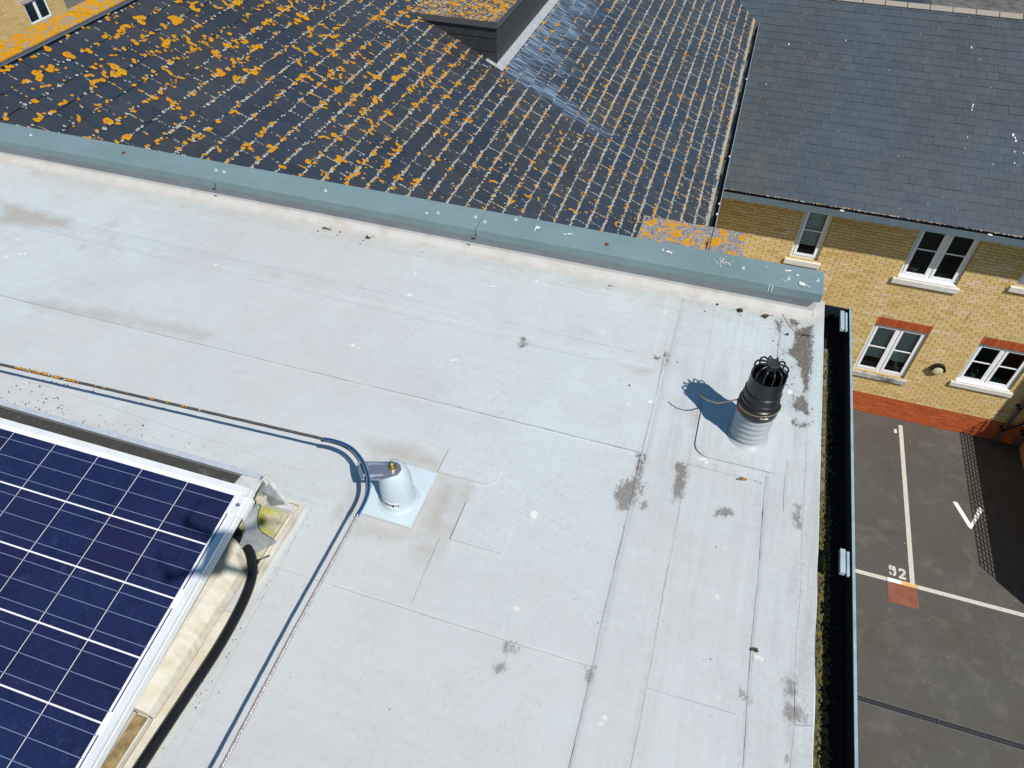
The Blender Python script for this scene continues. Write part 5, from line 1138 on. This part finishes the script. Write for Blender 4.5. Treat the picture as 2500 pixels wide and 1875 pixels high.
# curved foot casting
b = MB(); n = 12; L_, R_ = [], []
for i in range(n+1):
    u = i/n; z = -1.738+(ZR+.030+1.738)*u; wst = math.sin(math.pi*min(1, u*1.05))
    yc = .868-.020*u; xc = -1.078+.018*u
    L_.append((xc-.016+.026*wst*.5-.026*u*.9, yc-.030+.020*wst-.070*u, z)); R_.append((xc+.022-.020*wst+.022*u, yc+.016-.022*wst-.015*u, z))
for k, (P_, Q_) in enumerate(((L_, R_), ([(x-.008, y+.004, z) for x, y, z in R_], [(x-.008, y+.004, z) for x, y, z in L_]))):
    for i in range(n): b.face([P_[i], Q_[i], Q_[i+1], P_[i+1]])
for i in range(n):
    b.face([R_[i], (R_[i][0]-.008, R_[i][1]+.004, R_[i][2]), (R_[i+1][0]-.008, R_[i+1][1]+.004, R_[i+1][2]), R_[i+1]])
b.build('foot_casting', GREYCAST, t)
b = MB(); c0 = q3(-.006, -.004, .0035)
b.obox(q3(-.060, -.002, .0035), ex*.052, ey*.062, en*.004); b.obox(q3(-.060, -.002, -.016), ex*.005, ey*.062, en*.0195); b.obox(q3(-.014, -.002, .0075), ex*.007, ey*.062, en*.003); b.obox(q3(-.042, -.002, .0075), ex*.005, ey*.062, en*.003)
cl = b.build('clamp', ALU, t, bevel=.0012)
b = MB(); cc = q3(-.030, .030, .0076); b.tube([cc, cc+en*.004], .006, 14); b.tube([cc+en*.004, cc+en*.0042], .0035, 6); b.build('clamp_screw', STEEL, cl)

# tray with mossy pad
t = thing('support_tray', (-1.1, .8, ZR), 'pale support tray with a yellow green mossy pad under the panel bracket', 'support tray')
b = MB(); X0, X1, Y0, Y1 = -1.30, -1.008, .70, 1.000
b.box(X0, X1, Y0, Y1, ZR+.004, ZR+.012); b.box(X1-.012, X1, Y0, Y1, ZR+.012, ZR+.030); b.box(X0, X1-.012, Y1-.010, Y1, ZR+.012, ZR+.030); b.build('tray', TRAY, t, bevel=.001)
b = MB(); b.box(X0+.1, X1-.030, Y0+.075, Y1-.045, ZR+.0125, ZR+.027); b.build('mossy_pad', PAD, t, bevel=.004)
b = MB(); b.prism([(-1.32, .60), (-.985, .60), (-.990, 1.02), (-1.32, 1.03)], ZR+.0033, ZR+.0062); tag(b.build('protection_mat', PATCH_OLD), 'thin grey protection mat under the corner of the support tray', 'mat')
b = MB(); b.prism([(-1.20, -.3), (-.998, -.3), (-1.000, .62), (-1.20, .62)], ZR+.0066, ZR+.010); tag(b.build('support_strip', CONC), 'narrow stained support strip beneath the kerb block and conduit', 'strip')
# concrete ballast kerb
b = MB(); prof = [(-1.235, .012), (-1.052, .012), (-1.048, .022), (-1.058, .047), (-1.098, .066), (-1.235, .070)]
i0 = 0; n = 40
ring = []
for i in range(n+1):
    y = .312+(.812-.312)*i/n; tp = 1 if i < n-2 else (1-.10*(i-n+2))
    ring.append([(x+(0 if i < n-3 else -.004*(i-n+3))+rng.normal(0, .0006), y+(-.02*(x+1.05)/.19 if i > n-8 else 0), ZR+z*tp+rng.normal(0, .0005)) for x, z in prof])
for a, c in zip(ring[:-1], ring[1:]):
    for j in range(len(prof)): k = (j+1) % len(prof); b.face([a[j], a[k], c[k], c[j]])
b.face(ring[0]); b.face(ring[-1][::-1])
tag(b.build('ballast_block', CONC), 'cream lichen speckled concrete kerb block beside the solar panel frame', 'concrete block')
# aluminium channel with silt
t = thing('mounting_rail', (-1.08, .1, ZR), 'aluminium channel rail filled with brown silt, below the concrete kerb block', 'rail')
b = MB()
for x in (-1.108, -1.062): b.box(x, x+.0055, -.5, .309, ZR+.0102, ZR+.028)
b.box(-1.108, -1.0565, -.5, .309, ZR+.0102, ZR+.0125); b.build('channel', TRAY, t)
b = MB(); b.box(-1.102, -1.0625, -.5, .305, ZR+.0127, ZR+.0185); b.build('silt', DIRTC, t)
b = MB()
for i in range(260):
    y = rng.uniform(-.05, .26); x = -1.112-abs(rng.normal(0, .008)); s_ = rng.uniform(.002, .006)
    b.prism([(x+s_*math.cos(q)*rng.uniform(.6, 1), y+s_*math.sin(q)) for q in np.linspace(0, 6.28, 6)[:-1]], ZR+.0102, ZR+.010+rng.uniform(.006, .024))
b.build('packed_moss', DIRTC, t)['kind'] = 'stuff'

# corrugated conduit
t = thing('conduit', (-1.02, .4, ZR), 'black corrugated cable conduit curving out from under the solar panel', 'conduit')
CP = smooth_path([(-1.30, .88, ZR+.060), (-1.17, .842, ZR+.058), (-1.105, .812, ZR+.056), (-1.058, .780, ZR+.050), (-1.026, .735, ZR+.040), (-1.012, .680, ZR+.030), (-1.003, .60, ZR+.026), (-.999, .50, ZR+.026), (-1.003, .38, ZR+.026), (-1.008, .24, ZR+.026), (-1.012, .05, ZR+.026), (-1.015, -.4, ZR+.026)], 14)
Ls = [0]
for a, c in zip(CP[:-1], CP[1:]): Ls.append(Ls[-1]+(Vector(c)-Vector(a)).length)
step = .0011; n = int(Ls[-1]/step); PP = []; RR = []
for i in range(n):
    s = i*step; j = min(len(CP)-2, max(0, np.searchsorted(Ls, s)-1)); u = (s-Ls[j])/max(1e-9, Ls[j+1]-Ls[j]); PP.append(Vector(CP[j]).lerp(Vector(CP[j+1]), u)); RR.append(.0128+(.0019 if math.sin(2*math.pi*s/.0055) > -.1 else 0))
b = MB(); b.tube(PP, RR, 16); b.build('corrugated_tube', BLACKP, t, smooth=False)
b = MB(); ring_ = []
for q in range(18):
    a = 2*math.pi*q/18; d_ = (Vector(CP[57])-Vector(CP[56])).normalized(); xx = d_.cross(Vector((0, 0, 1))).normalized(); ring_.append(Vector(CP[56])+(xx*math.cos(a)+xx.cross(d_)*math.sin(a))*.0165)
b.tube(ring_, .0018, 5, closed=True); b.tube([(-1.040, .752, ZR+.060), (-1.020, .765, ZR+.062), (-1.004, .782, ZR+.060), (-.998, .792, ZR+.056)], .0014, 5); b.box(-1.022, -1.014, .758, .764, ZR+.058, ZR+.066); b.build('cable_tie', BLACKP, t)
b = MB(); b.tube(smooth_path([(-1.80, .985, ZR+.02), (-1.795, 1.01, ZR+.055), (-1.775, 1.02, ZR+.065), (-1.745, 1.015, ZR+.05), (-1.735, .99, ZR+.02)], 5), .004, 8)
tag(b.build('cable_loop', BLACKP, smooth=True), 'small loop of black cable poking up behind the wind deflector', 'cable')

# debris on the roof
def clump(x, y, s, label, n=14, mat=CRUMBM, stalk=0, cat='debris', white=False, name='moss_clump'):
    b = MB()
    for i in range(n):
        a = rng.uniform(0, 6.28); r_ = s*abs(rng.normal(0, .45)); q = s*rng.uniform(.15, .45)
        cx_, cy_ = x+r_*math.cos(a), y+r_*.7*math.sin(a)
        b.prism([(cx_+q*math.cos(w_)*rng.uniform(.5, 1.1), cy_+q*math.sin(w_)*rng.uniform(.5, 1)) for w_ in np.linspace(0, 6.28, 6)[:-1]], ZR+.002, ZR+.003+rng.uniform(.2, .7)*s)
    for i in range(stalk):
        a = rng.uniform(-.5, .5); b.tube([(x, y, ZR+.005), (x+s*1.4*math.cos(a), y+s*1.2*math.sin(a), ZR+.008), (x+s*3*math.cos(a+.3), y+s*2*math.sin(a+.3), ZR+.004)], .0009, 5)
    return tag(b.build(name, mat), label, cat)
clump(-1.70, 2.41, .012, 'twiggy dark debris clump below the capping, leftmost of the clumps there', stalk=4, n=10)
clump(-1.618, 2.405, .008, 'small dark crumb just right of the leftmost twiggy clump', n=8)
clump(-1.475, 2.405, .012, 'dark clump with a thin reddish stalk below the middle capping', stalk=1)
clump(-.336, 2.40, .007, 'flat dark leaf scrap near the right third of the capping', n=5, stalk=1)
clump(.215, 2.405, .017, 'large brown and white debris clump below the capping near the roof corner', n=20)
clump(.12, 2.42, .008, 'small brown clump left of the large corner debris clump', n=9)
clump(.315, 2.40, .016, 'dark twiggy clump where the dirt streak begins by the capping', stalk=2, n=18)
clump(.304, 1.542, .011, 'golden brown snail shell shaped lump on the seam below the vent pipe', mat=simple('golden_shell', (0.50, 0.30, 0.10), .4, c2=(0.16, 0.07, 0.02), sc=70), n=12, name='snail_shell', cat='shell')
clump(.388, .968, .011, 'black clump with white droppings on the right hand seam', n=16)
clump(-.135, 1.847, .006, 'tiny dark crumb left of the vent pipe shadow', n=6)
clump(.471, 2.335, .010, 'dark clump beside the dirt streak near the gutter corner', n=9, stalk=3)
clump(.408, 2.315, .009, 'small black and yellow clump in the dirt streak', n=9)
b = MB()
def crumb(x, y, s): b.prism([(x+s*math.cos(w_)*rng.uniform(.5, 1.1), y+s*math.sin(w_)*rng.uniform(.5, 1)) for w_ in np.linspace(0, 6.28, 6)[:-1]], ZR+.0015, ZR+.002+s*.6)
for i in range(70): crumb(rng.uniform(-2.35, -2.02), rng.uniform(1.0, 1.15)+.0, rng.uniform(.001, .0036))
for i in range(40): crumb(rng.uniform(-2.0, -1.1), rng.uniform(1.0, 1.13), rng.uniform(.001, .0026))
for i in range(60): crumb(rng.uniform(-3, .5), rng.uniform(.3, 2.42), rng.uniform(.0008, .0022))
for i in range(80): crumb(rng.uniform(-1.0, -.97), rng.uniform(.2, 1.0), rng.uniform(.0006, .002))
for i in range(60): crumb(.42+rng.normal(0, .05), 2.1+rng.normal(0, .2), rng.uniform(.0008, .003))
for x, y in [(-1.718,2.509),(-1.618,2.442),(-1.546,2.476),(-1.485,2.464),(-0.882,2.432),(-0.336,2.47),(-1.485,2.349),(-1.19,2.387),(-0.136,1.847),(0.221,2.432),(0.078,2.36),(-0.135,1.847),(0.015,2.027),(0.362,1.546),(-2.211,1.171),(-2.259,1.174),(-1.596,1.121),(-1.901,1.121),(-1.936,1.077),(-1.871,1.08),(-1.725,1.129),(-1.017,0.875)]: crumb(x, min(y, 2.38), rng.uniform(.002, .0045))
tag(b.build('roof_crumbs', CRUMBM), 'fine dark crumbs of moss scattered over the pale roof', 'debris', kind='stuff')
b = MB(); P = [(.383, 2.44, ZR+.004), (.40, 2.40, ZR+.004), (.43, 2.35, ZR+.004), (.455, 2.338, ZR+.004), (.49, 2.325, ZR+.004)]
b.tube(smooth_path(P, 5), .0008, 5); tag(b.build('dry_stem', CRUMBM), 'thin dry stem curling over the dirt streak at the roof corner', 'stem')

# ------------------------------------------------------------------ the drone that carries the camera; its shadow falls on the panel corner
dz = .075; DC = Vector((-.025, -.225, dz))
dr = thing('camera_drone', tuple(DC), 'small grey four rotor camera drone hovering above the roof', 'drone')
fd = Vector((-.3055, .9522, 0)); sd_ = Vector((.9522, .3055, 0)); uz = Vector((0, 0, 1)); DG = simple('drone_grey', (0.10, 0.10, 0.11), .5)
b = MB(); b.obox(DC-fd*.075-sd_*.030-uz*.018, fd*.14, sd_*.060, uz*.040); b.build('body', DG, dr, bevel=.012)
for sx, sy in ((1, 1), (1, -1), (-1, 1), (-1, -1)):
    tip = DC+fd*(.085*sx)+sd_*(.105*sy)+uz*.012
    b = MB(); b.tube([DC+fd*(.05*sx)+sd_*(.02*sy), tip], [.012, .008], 10); am = b.build('arm', DG, dr, smooth=True)
    b = MB(); b.tube([tip-uz*.008, tip+uz*.020], .013, 14); b.build('motor', DG, am)
    b = MB()
    for s_ in (1, -1):
        a = rng.uniform(0, 3.1); d_ = Vector((math.cos(a), math.sin(a), 0))*s_; n_ = Vector((-d_.y, d_.x, 0))*.008
        b.hexa([tip+uz*.022-n_*.5, tip+uz*.022+n_*.5, tip+d_*.07+uz*.023+n_*.5, tip+d_*.07+uz*.023-n_*.5, tip+uz*.0235-n_*.5, tip+uz*.0235+n_*.5, tip+d_*.07+uz*.0245+n_*.5, tip+d_*.07+uz*.0245-n_*.5]); break
    b.build('rotor_blade', DG, am)

for o in bpy.data.objects:
    n_ = o.name.split('.')[0]
    if o.parent is None:
        if n_ in ('moss_clump', 'snail_shell'): o['group'] = 'debris lumps on the pale roof'
        if n_ == 'drainpipe': o['group'] = 'drainpipes on the yellow brick facade'
        if n_ == 'plant_pot': o['group'] = 'plant pots behind the house windows'
for o in bpy.data.objects:
    if '_w' in o: del o['_w']
